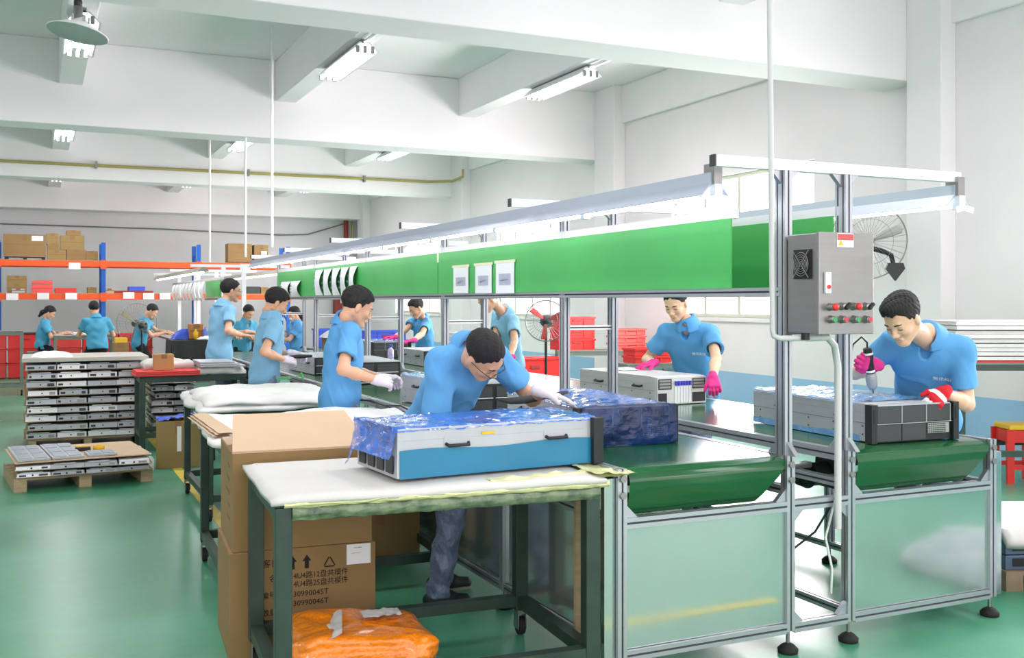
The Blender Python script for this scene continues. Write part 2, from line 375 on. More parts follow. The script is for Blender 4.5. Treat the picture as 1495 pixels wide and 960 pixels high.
# ------------------------------------------------------------ ceiling lights
def batten(x, y0, y1, label, i):
    e = empty('ceiling_light', label, 'lamp', (x, (y0 + y1) / 2, 4.43), 0, 'triple tube ceiling lights')
    L = (y1 - y0) / 2
    MB().prism([(-.17, -.02), (-.06, .09), (.06, .09), (.17, -.02), (.15, -.02), (.05, .07), (-.05, .07), (-.15, -.02)], (0, L, 0), (1, 0, 0), (0, 0, 1), 2 * L).build('reflector', ALUW, e)
    for k in (-1, 0, 1): MB().cyl((k * .085, -L + .03, -.01), (k * .085, L - .03, -.01), .016, 8).build('tube', LTUBE, e)
    for s in (-1, 1):
        for k in (-1, 0, 1): MB().box((k * .085 - .02, s * (L + .0) - .02, -.035), (k * .085 + .02, s * L + .02, .04)).build('tube_holder', STEEL, e)
    MB().box((-.03, -L, .075), (.03, L, .12)).build('mounting_channel', STEEL, e)
k = 0
for x, nm in ((.43, 'left'), (3.35, 'middle'), (6.25, 'right')):
    for (y0, y1), bay in (((11.1, 12.7), 'nearest bay'), ((18.0, 19.5), 'second bay'), ((24.6, 26.1), 'third bay')):
        k += 1; batten(x, y0, y1, 'white triple tube light under the %s ceiling rib in the %s' % (nm, bay), k)
for yb in (11.1,):
    for x in (3.35, 6.25):
        tag(MB().tube([(x, 8.85, 4.52), (x, yb, 4.52)], .02, 6).build('light_conduit', ALUW), 'thin conduit feeding the nearest %s ceiling light' % ('middle' if x < 5 else 'right'), 'conduit')
c = at(114, 45, 7.1)
e = empty('bell_lamp', 'round white metal high-bay lamp hanging at the upper left', 'lamp', c)
MB().lathe([(.045, .09), (.06, .06), (.205, -.015), (.2, -.022), (.055, .05), (.0, .055)], (0, 0, 0), n=36).build('lamp_shade', mat('lamp shade grey', (214, 215, 216), .5, .1), e).rotation_euler = (R(-4), R(10), 0)
MB().lathe([(0, .17), (.03, .17), (.032, .1), (.045, .09), (.045, .06)], (0, 0, 0), n=16).build('lamp_holder', STEEL, e)
MB().lathe([(0, .24), (.02, .24), (.028, .2), (.028, .16), (0, .16)], (0, 0, 0), n=12).build('connector', BLK, e)
for k in range(6):
    a = k * PI / 3; MB().cyl((.07 * math.cos(a), .07 * math.sin(a), .055), (.07 * math.cos(a), .07 * math.sin(a), .1), .008, 6).build('bolt', STEEL, e)
MB().tube([(0, 0, .23), (0, 0, 5.14 - c.z)], .006, 6).build('cord', BLK, e)
for (x, y, z1, lb) in ((2.75, 18.4, 2.3, 'leftmost thin white hanging rod above the far workstation lamps'), (2.78, 15.2, 2.25, 'thin white hanging rod near the end of the long lamp rail'), (2.75, 13.2, 2.3, 'rightmost thin white rod holding the long lamp rail')):
    tag(MB().cyl((x, y, z1), (x, y, 5.14), .018, 8).build('hanging_rod', WHT), lb, 'rod')

# ------------------------------------------------------------ assembly line
YF, YE = 3.69, 14.6
XA, XB, XC, XD = 2.22, 3.11, 3.47, 4.41
ln = empty('assembly_line', 'long aluminium double conveyor assembly line with green belts and overhead frame', 'conveyor', (3.3, YF, 0))
def P(name, b, m, bevel=0, parent=None): return b.build(name, m, parent or ln, True, bevel)
for y in (YF, 4.85, 7.0, 9.2, 11.4, YE):
    for x in (XA, XB, XC, XD):
        if x in (XB, XC) and y != YF and y < 5: continue
        P('leg', MB().ext((x, y, .1), (x, y, .9), .045), ALU)
        ft = P('foot', MB().lathe([(0, 0), (.045, 0), (.047, .018), (.03, .035), (.012, .045), (0, .045)], (x, y, 0)), RUB)
        P('foot_screw', MB().cyl((x, y, .04), (x, y, .12), .009, 8), STEEL, parent=ft)
for z in (.115, .67):
    for x0, x1 in ((XA, XB), (XB, XC), (XC, XD)):
        P('end_rail', MB().ext((x0 + .0225, YF, z), (x1 - .0225, YF, z), .045), ALU)
for x in (XA, XD):
    for z in (.115, .67): P('side_rail', MB().ext((x, YF + .0225, z), (x, YE, z), .04), ALU)
for x in (XA, XB, XC, XD): P('top_rail', MB().ext((x, YF + .0225, .872), (x, YE, .872), .04, .055), ALU)
for x in (XB, XC):
    P('inner_rail', MB().ext((x, YF + .0225, .74), (x, YE, .74), .04), ALU)
    P('inner_rail', MB().ext((x, YF + .0225, .14), (x, YE, .14), .04), ALU)
P('inner_cross_rail', MB().ext((XB, YF + .65, .42), (XC, YF + .65, .42), .04), ALU)
for x0, x1 in ((XA, XB), (XC, XD)):
    P('front_panel', MB().box((x0 + .023, YF - .006, .14), (x1 - .023, YF + .004, .648)), GALV)
for y0, y1 in ((3.72, 4.83), (4.87, 6.98), (7.02, 9.18), (9.22, 11.38), (11.42, YE - .02)):
    P('side_panel', MB().box((XA - .004, y0, .14), (XA + .004, y1, .65)), GALVS)
P('corner_guard', MB().box((XA - .075, YF + .0, .06), (XA - .024, YF + .03, .86)), GALV)
P('corner_guard', MB().box((XD + .024, YF + .0, .1), (XD + .085, YF + .03, .83)), GALV)
for nm_, (x0, x1) in zip('ab', ((XA + .03, XB - .03), (XC + .03, XD - .03))):
    prof = [(YE, .897), (3.78, .897), (3.715, .893), (3.675, .878), (3.658, .85), (3.66, .81), (3.672, .77), (3.688, .73), (3.71, .70), (3.76, .69)]
    b = MB(); n = len(prof)
    def fn(u, v, prof=prof, x0=x0, x1=x1):
        t = v * (len(prof) - 1); i = min(int(t), len(prof) - 2); f = t - i
        y = prof[i][0] * (1 - f) + prof[i + 1][0] * f; z = prof[i][1] * (1 - f) + prof[i + 1][1] * f
        sag = max(0, .87 - z)
        xx = x0 + (x1 - x0) * u - max(0, u - .55) / .45 * sag * .85
        return (xx, y + .002 * math.sin(u * 9 + z * 40) * (sag > 0), z)
    b.grid(14, 9 * 4, fn, 0); P('belt', b, BELT)
    P('belt_bed', MB().box((x0, 3.75, .85), (x1, YE, .89)), STEEL)
    P('roller', MB().cyl((x0 - .01, 3.72, .855), (x1 + .01, 3.72, .855), .036, 20), STEEL)
    P('roller', MB().cyl((x0, 3.84, .735), (x1, 3.84, .735), .028, 16), STEEL)
for x in (XA, XB, XC, XD):
    for z in (.86, .79): P('bolt', MB().cyl((x, YF - .034, z), (x, YF - .02, z), .016, 6), STEEL)
# gussets at front joints
def gus(x, y, z, sx, sz, s=.055, parent=None, ax='x'):
    b = MB(); d = .012
    if ax == 'x': b.prism([(0, 0), (sx * s, 0), (0, sz * s)] if sx * sz > 0 else [(0, 0), (0, sz * s), (sx * s, 0)], (x, y + d, z), (1, 0, 0), (0, 0, 1), d * 2)
    else: b.prism([(0, 0), (sx * s, 0), (0, sz * s)], (x - d, y, z), (0, 1, 0), (0, 0, 1), d * 2)
    P('corner_bracket', b, ALU, parent=parent)
for x0, x1 in ((XA, XB), (XC, XD)):
    for x, s in ((x0 + .023, 1), (x1 - .023, -1)):
        gus(x, YF, .693, s, 1); 
for x, s in ((XB, 1), (XC, -1)): gus(x + s * .023, YF, .645, s, -1); gus(x + s * .023, YF, .138, s, 1)
# motor
mt = P('drive_motor', MB().cyl((3.56, 4.1, .715), (3.72, 4.1, .715), .06, 20), DARK2)
P('motor_cap', MB().lathe([(0, -.03), (.05, -.03), (.06, 0), (.07, .02), (.07, .03)], (3.55, 4.1, .715), (1, 0, 0)), BLK, parent=mt)
P('gearbox', MB().rbox((3.7, 4.03, .64), (3.8, 4.18, .79), .01), DARK2, parent=mt)
P('drive_shaft', MB().cyl((3.13, 3.93, .8), (3.45, 3.93, .8), .016, 10), STEEL)
P('shaft_collar', MB().cyl((3.28, 3.93, .8), (3.32, 3.93, .8), .032, 12), BLK)
# overhead frame
PY = [3.72, 5.86, 8.0, 10.2, 12.35, 14.45]
for y in PY:
    for x in (XB, XC):
        P('post', MB().ext((x, y, .9), (x, y, 2.2), .042, .07, up=(1, 0, 0) if False else (0, 1, 0)), ALU)
        for s in (-1, 1):
            gus(x, y + s * .035, .9, s, 1, .06, ax='y')
            gus(x + s * .021, y, 2.2, s, -1, .06)
    P('crossbar', MB().bar((2.72, y, 2.225), (4.22, y, 2.225), .04, .05), ALUW)
    P('end_cap', MB().box((2.712, y - .021, 2.199), (2.72, y + .021, 2.251)), DARK2)
    if y > 4: P('post_link', MB().ext((XB, y, 1.43), (XC, y, 1.43), .035, .03), ALUW)
for x in (XB, XC):
    P('sign_rail', MB().ext((x - .005, PY[0], 1.645), (x - .005, YE, 1.645), .045, .04), ALU)
    P('sign_rail', MB().bar((x - .005, PY[0] + (.34 if x == XB else 0), 2.03), (x - .005, YE, 2.03), .03, .045), ALUW)
segs = {XB: [(4.07, 8.07), (8.09, 12.2), (12.22, 14.4)], XC: [(3.76, 8.07), (8.09, 12.2), (12.22, 14.4)]}
for x in (XB, XC):
    for y0, y1 in segs[x]: P('sign_board', MB().box((x - .032, y0, 1.665), (x - .024, y1, 2.008)), SIGN)
P('tape_strip', MB().box((XB - .034, 8.06, 1.93), (XB - .0325, 8.1, 2.01)), mat('cream tape', (236, 232, 196), .6))
# lamp rails
def lamprail(x, y0, n, zc, nm='lamp_rail'):
    b = MB()
    L = 1.213 * n
    prof = [(-.075, -.02), (-.028, .035), (-.028, .085), (.028, .085), (.028, .035), (.075, -.02), (.07, -.022), (.022, .028), (-.022, .028), (-.07, -.022)]
    b.prism(prof, (x, y0 + L, zc), (1, 0, 0), (0, 0, 1), L)
    r = P(nm, b, LSHADE)
    for k in range(n):
        P('tube', MB().cyl((x, y0 + 1.213 * k + .03, zc - .012), (x, y0 + 1.213 * (k + 1) - .03, zc - .012), .017, 10), LTUBE, parent=r)
        P('tube_holder', MB().box((x - .02, y0 + 1.213 * k - .025, zc - .04), (x + .02, y0 + 1.213 * k + .02, zc + .03)), ALUW, parent=r)
    P('rail_hanger', MB().box((x - .022, y0 - .02, zc + .03), (x + .022, y0 + .06, zc + .125)), STEEL, parent=r)
    P('end_wing', MB().bar((x, y0 - .03, zc - .03), (x + .06, y0 - .04, zc - .045), .004, .03), WHT, parent=r)
    P('end_wing', MB().bar((x, y0 - .03, zc - .03), (x - .06, y0 - .04, zc - .045), .004, .03), WHT, parent=r)
    return r
lamprail(2.79, 3.8, 9, 2.1); lamprail(4.2, 3.7, 9, 2.1)
# control cabinet
cb = empty('control_cabinet', 'stainless steel control cabinet with push buttons bolted to the front post', 'cabinet', (3.24, 3.45, 1.46))
def C(name, b, m, bevel=0, parent=None): return b.build(name, m, parent or cb, True, bevel)
x0, x1, y0, y1, z0, z1 = 3.08, 3.395, 3.475, 3.66, 1.46, 1.9
C('body', MB().rbox((x0 + .003, y0, z0), (x1 - .003, y1, z1), .004), STEEL)
C('door', MB().rbox((x0, y0 - .022, z0 - .004), (x1, y0 - .002, z1 + .004), .003), STEEL)
C('mounting_plate', MB().box((x0 - .004, y1 + .002, z0 - .01), (x1 - .05, y1 + .014, z1 - .02)), STEEL)
f = C('fan_grille', MB().box((x0 - .006, 3.5, 1.7), (x0 + .004, 3.61, 1.83)), BLK)
yc, zc = 3.555, 1.765
for r in (.012, .022, .032, .042, .052):
    C('grille_ring', MB().tube([(x0 - .012, yc + r * math.cos(a) * .9, zc + r * math.sin(a)) for a in [k * PI / 12 for k in range(25)]], .0018, 5), STEEL, parent=f)
for s in (-1, 1): C('grille_bar', MB().tube([(x0 - .013, yc - .05, zc - s * .06), (x0 - .013, yc + .05, zc + s * .06)], .0022, 5), STEEL, parent=f)
def cbp(u, v): return onY(u, v, y0 - .022)
p = cbp(1222, 340); q = cbp(1246, 361)
s = C('warning_label', MB().box((p.x, y0 - .0235, q.z), (q.x, y0 - .0222, p.z)), WHT)
C('label_band', MB().box((p.x + .002, y0 - .0245, p.z - .03), (q.x - .002, y0 - .0236, p.z - .003)), mat('label red', (206, 90, 90), .6), parent=s)
C('warning_triangle', MB().prism([(0, 0), (.028, 0), (.014, .024)], (p.x + .006, y0 - .0236, q.z + .008), (1, 0, 0), (0, 0, 1), .001), YEL, parent=s)
p = cbp(1203, 397); q = cbp(1211, 428)
s = C('door_latch', MB().rbox((p.x, y0 - .034, q.z), (q.x, y0 - .022, p.z), .002), WHT)
C('latch_button', MB().cyl(((p.x + q.x) / 2, y0 - .04, q.z + .028), ((p.x + q.x) / 2, y0 - .033, q.z + .028), .009, 12), REDP, parent=s)
for u, v, kind in ((1211, 448, 'e'), (1228, 447, 's'), (1245, 447, 'e'), (1262, 447, 's'), (1212, 466, 'g'), (1228, 466, 'r'), (1246, 466, 'g'), (1263, 466, 'r')):
    p = cbp(u, v); x, z = p.x, p.z; yy = y0 - .022
    s = C('push_button' if kind != 's' else 'selector_switch', MB().lathe([(0, .03), (.013, .03), (.015, .026), (.015, .004), (.018, .002), (.018, 0)], (x, yy, z), (0, -1, 0), 20), STEEL)
    if kind == 'e': C('mushroom_head', MB().lathe([(0, .05), (.012, .048), (.016, .042), (.016, .034), (.01, .03)], (x, yy, z), (0, -1, 0), 20), REDP, parent=s)
    elif kind == 's': C('lever', MB().bar((x - .01, yy - .04, z - .01), (x + .014, yy - .04, z + .013), .016, .012), BLK, parent=s)
    else: C('button_face', MB().cyl((x, yy - .03, z), (x, yy - .034, z), .0115, 16), GRN if kind == 'g' else mat('button red', (206, 62, 76), .4), parent=s)
C('cable_gland', MB().cyl((3.1, 3.56, 1.43), (3.1, 3.56, 1.46), .02, 12), BLK)
cg = empty('conduit_pipe', 'long pale conduit pipe dropping from the ceiling to the control cabinet', 'conduit', (2.965, 3.62, 1.43))
C('pipe', MB().tube([(2.95, 3.62, 5.14), (2.95, 3.62, 2.9), (2.957, 3.62, 2.2), (2.965, 3.62, 1.47), (2.972, 3.62, 1.447), (2.99, 3.6, 1.437), (3.12, 3.58, 1.437)], .0125, 10), mat('grey conduit', (206, 208, 208), .45), parent=cg)
cg2 = tag(MB().tube([(3.12, 3.58, 1.437), (3.26, 3.6, 1.437), (3.33, 3.63, 1.4), (3.36, 3.64, 1.3), (3.36, 3.64, .55)], .016, 10).build('flexible_conduit', mat('grey conduit', (206, 208, 208), .45)), 'grey conduit running from the control cabinet down the front post', 'conduit')
tag(MB().tube([(3.37, 3.66, .7), (3.34, 3.7, .5), (3.38, 3.7, .35), (3.41, 3.74, .22)], .006, 6).build('white_cable', WHT), 'thin white cable hanging between the two front conveyor legs', 'cable')
tag(MB().tube([(3.56, 3.9, .6), (3.5, 3.95, .46), (3.38, 4.0, .36), (3.3, 4.0, .33)], .006, 6).build('black_cable', BLK), 'thin black cable drooping between the two front conveyor legs', 'cable')
# ------------------------------------------------------------ tables
def table(label, x, y, ang, w, d, zt, group=None, m=TAB, zl=.19, wheels=True, cat='table', name='work_table', t=.05):
    e = empty(name, label, cat, (x, y, 0), ang, group)
    z0 = .12 if wheels else 0
    for ax in (t / 2, w - t / 2):
        for ay in (t / 2, d - t / 2):
            MB().box((ax - t / 2, ay - t / 2, z0), (ax + t / 2, ay + t / 2, zt - .02)).build('leg', m, e, bevel=.004)
            if wheels:
                f = MB().box((ax - .02, ay - .02, .1), (ax + .02, ay + .02, .122)).box((ax - .022, ay - .03, .03), (ax - .017, ay + .03, .11)).box((ax + .017, ay - .03, .03), (ax + .022, ay + .03, .11)).build('caster', STEEL, e)
                MB().cyl((ax - .014, ay, .042), (ax + .014, ay, .042), .042, 20).build('wheel', RUB, f)
    for ay in (t / 2, d - t / 2):
        MB().box((t, ay - t / 2 + .004, zt - .07), (w - t, ay + t / 2 - .004, zt - .005)).build('apron_rail', m, e)
        MB().box((t, ay - t / 2 + .004, zl - .05), (w - t, ay + t / 2 - .004, zl)).build('lower_rail', m, e)
    for ax in (t / 2, w - t / 2):
        MB().box((ax - t / 2 + .004, t, zt - .07), (ax + t / 2 - .004, d - t, zt - .005)).build('apron_rail', m, e)
        MB().box((ax - t / 2 + .004, t, zl - .05), (ax + t / 2 - .004, d - t, zl)).build('lower_rail', m, e)
    MB().box((0, 0, zt - .018), (w, d, zt)).build('tabletop', m, e, bevel=.003)
    return e
def sheet(x, y, ang, w, d, z, th, label, name='foam_sheet', cat='foam', m=FOAM, amp=.012, edge=.03, droop=.03, seed=0, ov=.02, sag=.0):
    e_ = empty(name, label, cat, (x, y, z), ang) if False else None
    def fn(u, v):
        px, py = -ov + (w + 2 * ov) * u, -ov + (d + 2 * ov) * v
        k = 1 if 0 < u < 1 and 0 < v < 1 else 0
        ed = min(u * w, v * d, (1 - u) * w, (1 - v) * d)
        zz = th + amp * nz(px * 3 + seed, py * 3, seed) + amp * .4 * nz(px * 9, py * 9, seed + 3) - droop * max(0, 1 - ed / .07) ** 2
        px += edge * nz(py * 4 + seed, 1.7, u) * (1 if ed < .03 else 0); py += edge * nz(px * 4, 5.3 + seed, v) * (1 if ed < .03 else 0)
        return (px, py, zz)
    o = MB().grid(30, 20, fn, th=th * .8).build(name, m)
    o.location = (x, y, z); o.rotation_euler = (0, 0, ang)
    return tag(o, label, cat)
T1 = (.786, 3.716, R(-4))
t1 = table('dark green steel work table in front with taped foam top, carrying the blue-wrapped server', T1[0], T1[1], T1[2], 1.306, .849, .868, t=.062)
sheet(T1[0], T1[1], T1[2], 1.306, .85, .869, .022, 'white foam sheet taped over the nearest work table', amp=.005, droop=.012, edge=.008)
def strip(e, pts, w, m, name, h=.05):        # crumpled tape band along the table edge
    def fn(u, v):
        i = min(int(u * (len(pts) - 1)), len(pts) - 2); f = u * (len(pts) - 1) - i
        p = Vector(pts[i]).lerp(Vector(pts[i + 1]), f)
        return p + Vector((0, -.012 * math.sin(v * PI) + .006 * nz(u * 30, v * 9, 2), w * (v - .5) + .008 * nz(u * 22, 3, v * 3)))
    return MB().grid(60, 8, fn).build(name, m, e)
strip(t1, [(.03, -.006, .862), (.5, -.008, .86), (1.0, -.01, .858), (1.34, -.01, .857)], .026, FOAMY, 'tape_band')
strip(t1, [(.06, -.002, .826), (.6, -.003, .824), (1.3, -.005, .822)], .05, FILMT, 'film_wrap')
def fn(u, v):
    return (.84 + .62 * u, -.012 + .1 * v + .05 * u * u, .892 + .012 * nz(u * 9, v * 5, 1) - (.02 * (1 - v) ** 2) - .0 * u)
MB().grid(26, 8, fn).build('yellowed_tape', FOAMY, t1).location = (0, 0, .004)
MB().grid(12, 10, lambda u, v: (1.28 + .2 * u, .0 + .35 * v, .9 + .01 * nz(u * 5, v * 7, 4) - .012 * u)).build('yellowed_tape', FOAMY, t1)
tag(MB().box((2.125, 3.9, .05), (2.16, 3.92, .85)).build('wood_board', WOOD), 'narrow wooden board standing between the near table and the conveyor', 'board')

table('second dark green work table behind the stacked cartons, covered with white foam', .88, 5.42, R(-2), 1.25, 1.12, .86, t=.05)
sheet(.86, 5.4, R(-2), 1.28, 1.15, .861, .035, 'uneven white foam covering the second table behind the cartons', m=CLOTH, amp=.03, edge=.05, droop=.02, seed=5)
for k in range(3): tag(MB().grid(8, 14, lambda u, v, k=k: (.83 + .09 * u + .015 * k, 5.45 + 1.0 * v, .9 + .008 * k + .006 * nz(v * 8, k, u))).build('cardboard_sheet', CARDL), ('lowest', 'middle', 'top')[k] + ' of the thin board edges sticking out at the left of the second table', 'board')
table('third dark work table with folded white cloth beside the second standing man', 1.12, 7.65, R(0), 1.0, 1.25, .82, t=.05)
for k, (zz, am) in enumerate(((.82, .02), (.86, .03))):
    sheet(1.1 + .02 * k, 7.6 + .03 * k, R(1 - 3 * k), 1.0, 1.25, zz, .035, ('lower', 'upper')[k] + ' folded white cloth on the third work table', name='folded_cloth', cat='cloth', m=CLOTH, amp=am, edge=.05, droop=.03, seed=11 + k * 7)
tag(MB().tube([at(405, 553, 8.6), at(423, 551, 8.5)], .012, 8).tube([at(423, 551, 8.5), at(440, 549, 8.45)], .004, 6).lathe([(0, 0), (.03, 0), (.03, .012), (0, .012)], at(440, 549, 8.45), (1, 0, .3), 12).build('screwdriver', GRN), 'green handled screwdriver lying on the white cloth', 'tool')
table('grey green table with red mats beside the tall stack of metal trays', 1.0, 11.55, 0, 1.12, .62, .8, t=.06, wheels=False)
for k in range(3): tag(MB().rbox((.95 + .01 * k, 11.5, .802 + .018 * k), (1.62, 12.05, .818 + .018 * k), .004).build('red_mat', REDM), ('bottom', 'middle', 'top')[k] + ' red mat of three on the table by the tray stack', 'mat')
sheet(1.64, 11.6, 0, .46, .5, .801, .08, 'crumpled pale foam on the right end of the red mat table', m=CLOTH, amp=.06, seed=3)
sheet(1.08, 11.85, 0, .5, .28, .856, .09, 'crumpled white foam behind the small cardboard box', amp=.08, seed=9)
for k in range(3): tag(MB().rbox((1.62, 11.48 + .04 * k, .885 + .02 * k), (2.1 - .05 * k, 12.1, .9 + .02 * k), .003).build('metal_cover', SRV), ('lowest', 'middle', 'highest')[k] + ' flat grey metal cover beside the third standing man', 'metal sheet')

# ------------------------------------------------------------ servers
def server(label, x, y, z, ang, L=.93, W=.45, H=.19, face='front', films=(), m=SRV, group=None, handles=True):
    e = empty('server_chassis', label, 'server', (x, y, z), ang, group)   # origin: front middle, at the base; front looks to local -y
    w = W / 2
    MB().rbox((-w, .02, .004), (w, L, H), .002).build('body', m, e)
    MB().rbox((-w - .001, .06, H - .045), (w + .001, L - .002, H + .003), .002).build('lid', m, e)
    for s in (-1, 1):
        if handles:
            for yy in (.22, .72):
                h = MB().box((s * w - .002, yy * L - .06, H * .6), (s * w + .004, yy * L + .06, H * .82)).build('handle_plate', m, e)
                MB().tube([(s * (w + .002), yy * L - .05, H * .66), (s * (w + .02), yy * L - .045, H * .63), (s * (w + .02), yy * L + .045, H * .63), (s * (w + .002), yy * L + .05, H * .66)], .007, 8).build('grip', DARK, h)
        b = MB()
        for yy in (.08, .3, .5, .7, .93):
            for zz in (.2, .42): b.cyl((s * w, yy * L, zz * H), (s * (w + .002), yy * L, zz * H), .005, 8)
        b.build('rivets', DARK2, e)['kind'] = 'stuff'
        MB().box((s * w - .001, .03, H * .5), (s * w + .001, L - .01, H * .508)).build('seam', DARK2, e)
    if face == 'front':
        for s in (-1, 1):
            r = MB().rbox((s * (w + .012) - .018, -.02, 0), (s * (w + .012) + .018, .03, H + .002), .003).build('rack_ear', DARK, e)
            MB().box((s * (w + .012) - .006, -.022, H * .55), (s * (w + .012) + .006, -.019, H * .9)).build('ear_slot', BLK, r)
        MB().box((-w + .008, -.0, .004), (w - .008, .022, H - .004)).build('bezel', DARK, e)
        cw = (W - .03) / 3
        for i in range(3):
            a = -w + .015 + i * cw
            MB().box((a + .004, -.006, H * .52), (a + cw - .004, .0, H * .95)).build('drive_bay', DARK2, e)
            if i < 2: MB().box((a + .002, -.006, H * .05), (a + cw - .004, .0, H * .47)).build('drive_bay', DARK2, e)
            MB().box((a + cw - .003, -.008, H * .5), (a + cw + .001, -.0, H * .96)).build('divider', SRV, e)
        MB().box((-w + .01, -.009, H * .49), (w - .01, .0, H * .505)).build('divider', SRV, e)
        MB().box((-w + .02, -.009, H * .965), (w - .02, .0, H)).build('divider', SRV, e)
        a = -w + .015 + 2 * cw
        v = MB().box((a + .01, -.008, H * .2), (a + cw - .01, .0, H * .46)).build('vent_module', GRIDM, e)
        b = MB()
        for i in range(9):
            for j in range(5): b.box((a + .014 + i * .0125, -.0095, H * .215 + j * .0095), (a + .022 + i * .0125, -.008, H * .215 + j * .0095 + .0055))
        b.build('vent_holes', DARK, v)['kind'] = 'stuff'
    elif face == 'rear':
        MB().box((-w + .004, .0, .004), (w - .004, .022, H - .004)).build('rear_plate', SRVW, e)
        for s in (-1, 1):
            a, c = sorted((s * (w - .012), s * (w * .42)))
            MB().box((a, -.003, H * .55), (c, .001, H * .93)).build('power_bay', DARK2, e)
            for j in range(3): MB().box((a + .006, -.006, H * (.6 + j * .11)), (c - .012, -.002, H * (.67 + j * .11))).build('blank_cover', mat('grey cover', (150, 150, 146), .5, .3), e)
            MB().box((a, -.003, H * .08), (a + .07, .001, H * .42) if s < 0 else (c, .001, H * .42)).build('fan_bay', DARK, e)
        for i in range(6):
            x0 = -w * .3 + i * .024
            r = MB().box((x0, -.004, H * .06), (x0 + .019, .001, H * .66)).build('slot_cover', ALUW, e)
            MB().rbox((x0 + .002, -.012, H * .68), (x0 + .018, -.001, H * .84), .002).build('blue_latch', mat('violet blue latch', (60, 60, 190), .4), r)
    else:
        MB().box((-w + .006, -.0, .004), (w - .006, .022, H - .004)).build('bezel', DARK, e)
        for i in range(2):
            for j in range(2):
                a, c = -w + .02 + i * (w - .01), .02 + j * (H / 2 - .01)
                MB().box((a, -.006, c), (a + w - .04, .0, c + H / 2 - .03)).build('drive_bay', DARK2, e)
                MB().box((a - .006, -.009, c - .008), (a + w - .035, -.005, c - .003)).build('divider', ALUW, e)
    def crump(u, v, s, a=.006): return a * (nz(u * 9 + s, v * 9, s) + .6 * nz(u * 23, v * 17, s + 2) + .4 * nz(u * 5 + v * 30, v, s))
    for f in films:
        if f[0] == 'top':
            MB().grid(44, 24, lambda u, v: (-w - .006 + (W + .012) * v, f[2] + (f[3] - f[2]) * u, H + .008 + crump(u * 2, v, 1, .008) - .015 * max(0, (abs(v - .5) - .47) / .03)), 0).build('top_film', f[1], e)
        if f[0] == 'left_low':
            MB().grid(30, 8, lambda u, v: (-w - .004 + .001 * nz(u * 9, v, 3), f[2] + (f[3] - f[2]) * u, .002 + v * H * (f[4] + .03 * math.sin(u * 9)))).build('side_film', f[1], e)
        if f[0] == 'front':
            MB().grid(30, 16, lambda u, v: (-w - .01 + (W + .02) * u, -.026 - .012 * math.sin(v * PI) - abs(crump(u * 2, v * 1.5, 7, .014)), .0 + v * (H + .008))).build('front_film', f[1], e)
        if f[0] == 'end':
            MB().grid(30, 18, lambda u, v: (-w - .008 + (W + .016) * u, L + .012 + .05 * (1 - v) ** 2 * (.5 + .3 * u) + crump(u * 1.2, v * .6, 5, .012), H * (.42 - .4 * (u > .8) * (u - .8) * 5) + v * (H * .58 + .012 + H * .4 * (u > .8) * (u - .8) * 5))).build('end_film', f[1], e)
    return e
# server 1: long side to the camera, front end at the right
s1 = server('blue-film-wrapped server on the nearest table, cyan film on its long side', 2.19, 4.085, .902, R(94), .93, .44, .195, 'front',
       [('top', FILMB, .0, .95), ('left_low', FILMC, .03, .92, .56), ('end', FILMB)])
MB().box((-.2265, .5, .158), (-.2255, .56, .168)).build('yellow_label', YEL, s1)
for i in range(4): MB().box((-.19 + i * .1, .934, .02), (-.12 + i * .1, .938, .09)).build('drive_slot', DARK, s1)
server('server in dark blue film on the left green belt under the gloved hand', 2.62, 4.29, .899, R(-3), .95, .5, .19, 'front', [('top', FILMB, .0, .95), ('front', FILMD)])
server('bare server with rear slots and blue latches in front of the pink-gloved man', 4.0, 5.83, .899, R(3), .98, .42, .19, 'rear', m=SRVW)
s4 = server('open-front server at the right belt end being fastened with the power driver', 3.99, 3.79, .899, R(-3), 1.0, .5, .19, 'front', [('top', FILML, .12, 1.0), ('left_low', FILML, .1, 1.0, .16)])
server('server with dark drive bays behind the bending man on the left belt', 2.6, 5.83, .899, R(2), 1.05, .44, .19, 'bays', [('top', FILML, .3, 1.05)])
server('server facing the tool-holding man, farthest but one on the left belt', 2.62, 8.35, .899, R(-2), .95, .44, .19, 'bays')
server('grey server at the far part of the left belt beside the second man\'s gloves', 2.62, 9.6, .899, R(2), .95, .44, .17, 'bays')
server('blue-bagged server on the right belt beside the spray bottle', 4.0, 12.15, .899, R(-5), .9, .46, .2, 'front', [('top', FILMB, .0, .9)])
server('low grey server lying on the right belt behind the middle posts', 4.0, 8.9, .899, R(0), .9, .44, .12, 'rear', m=SRVW)
server('server under the pink glove of the farther man on the right belt', 4.0, 10.35, .899, R(0), .85, .44, .17, 'bays')
# spray bottle, wipes
c = onX(599, 518, 3.75); c = Vector((3.72, 11.3, .899))
e = empty('spray_bottle', 'violet and white cleaner bottle standing on the right belt', 'bottle', c)
MB().lathe([(0, 0), (.034, 0), (.036, .01), (.036, .13), (.03, .15), (.014, .165), (.014, .18)], (0, 0, 0)).build('bottle_body', mat('violet white label', (150, 130, 220), .4, var=.5, vs=30, col2=(240, 236, 250)), e)
MB().cyl((0, 0, .175), (0, 0, .205), .02, 14).build('cap', BLU, e)
tag(MB().grid(10, 10, lambda u, v: (3.8 + .16 * u, 11.15 + .12 * v, .9 + .045 * (abs(nz(u * 4, v * 4, 3)) + .1) * math.sin(PI * u) * math.sin(PI * v) * 2)).build('wipe', WHT), 'crumpled white wipe beside the violet bottle', 'cloth')
tag(MB().grid(10, 10, lambda u, v: (3.9 + .14 * u, 6.42 + .16 * v, 1.096 + .02 * math.sin(PI * u) * math.sin(PI * v))).build('wipe', WHT), 'white wipe under the pink glove on the bare server', 'cloth')
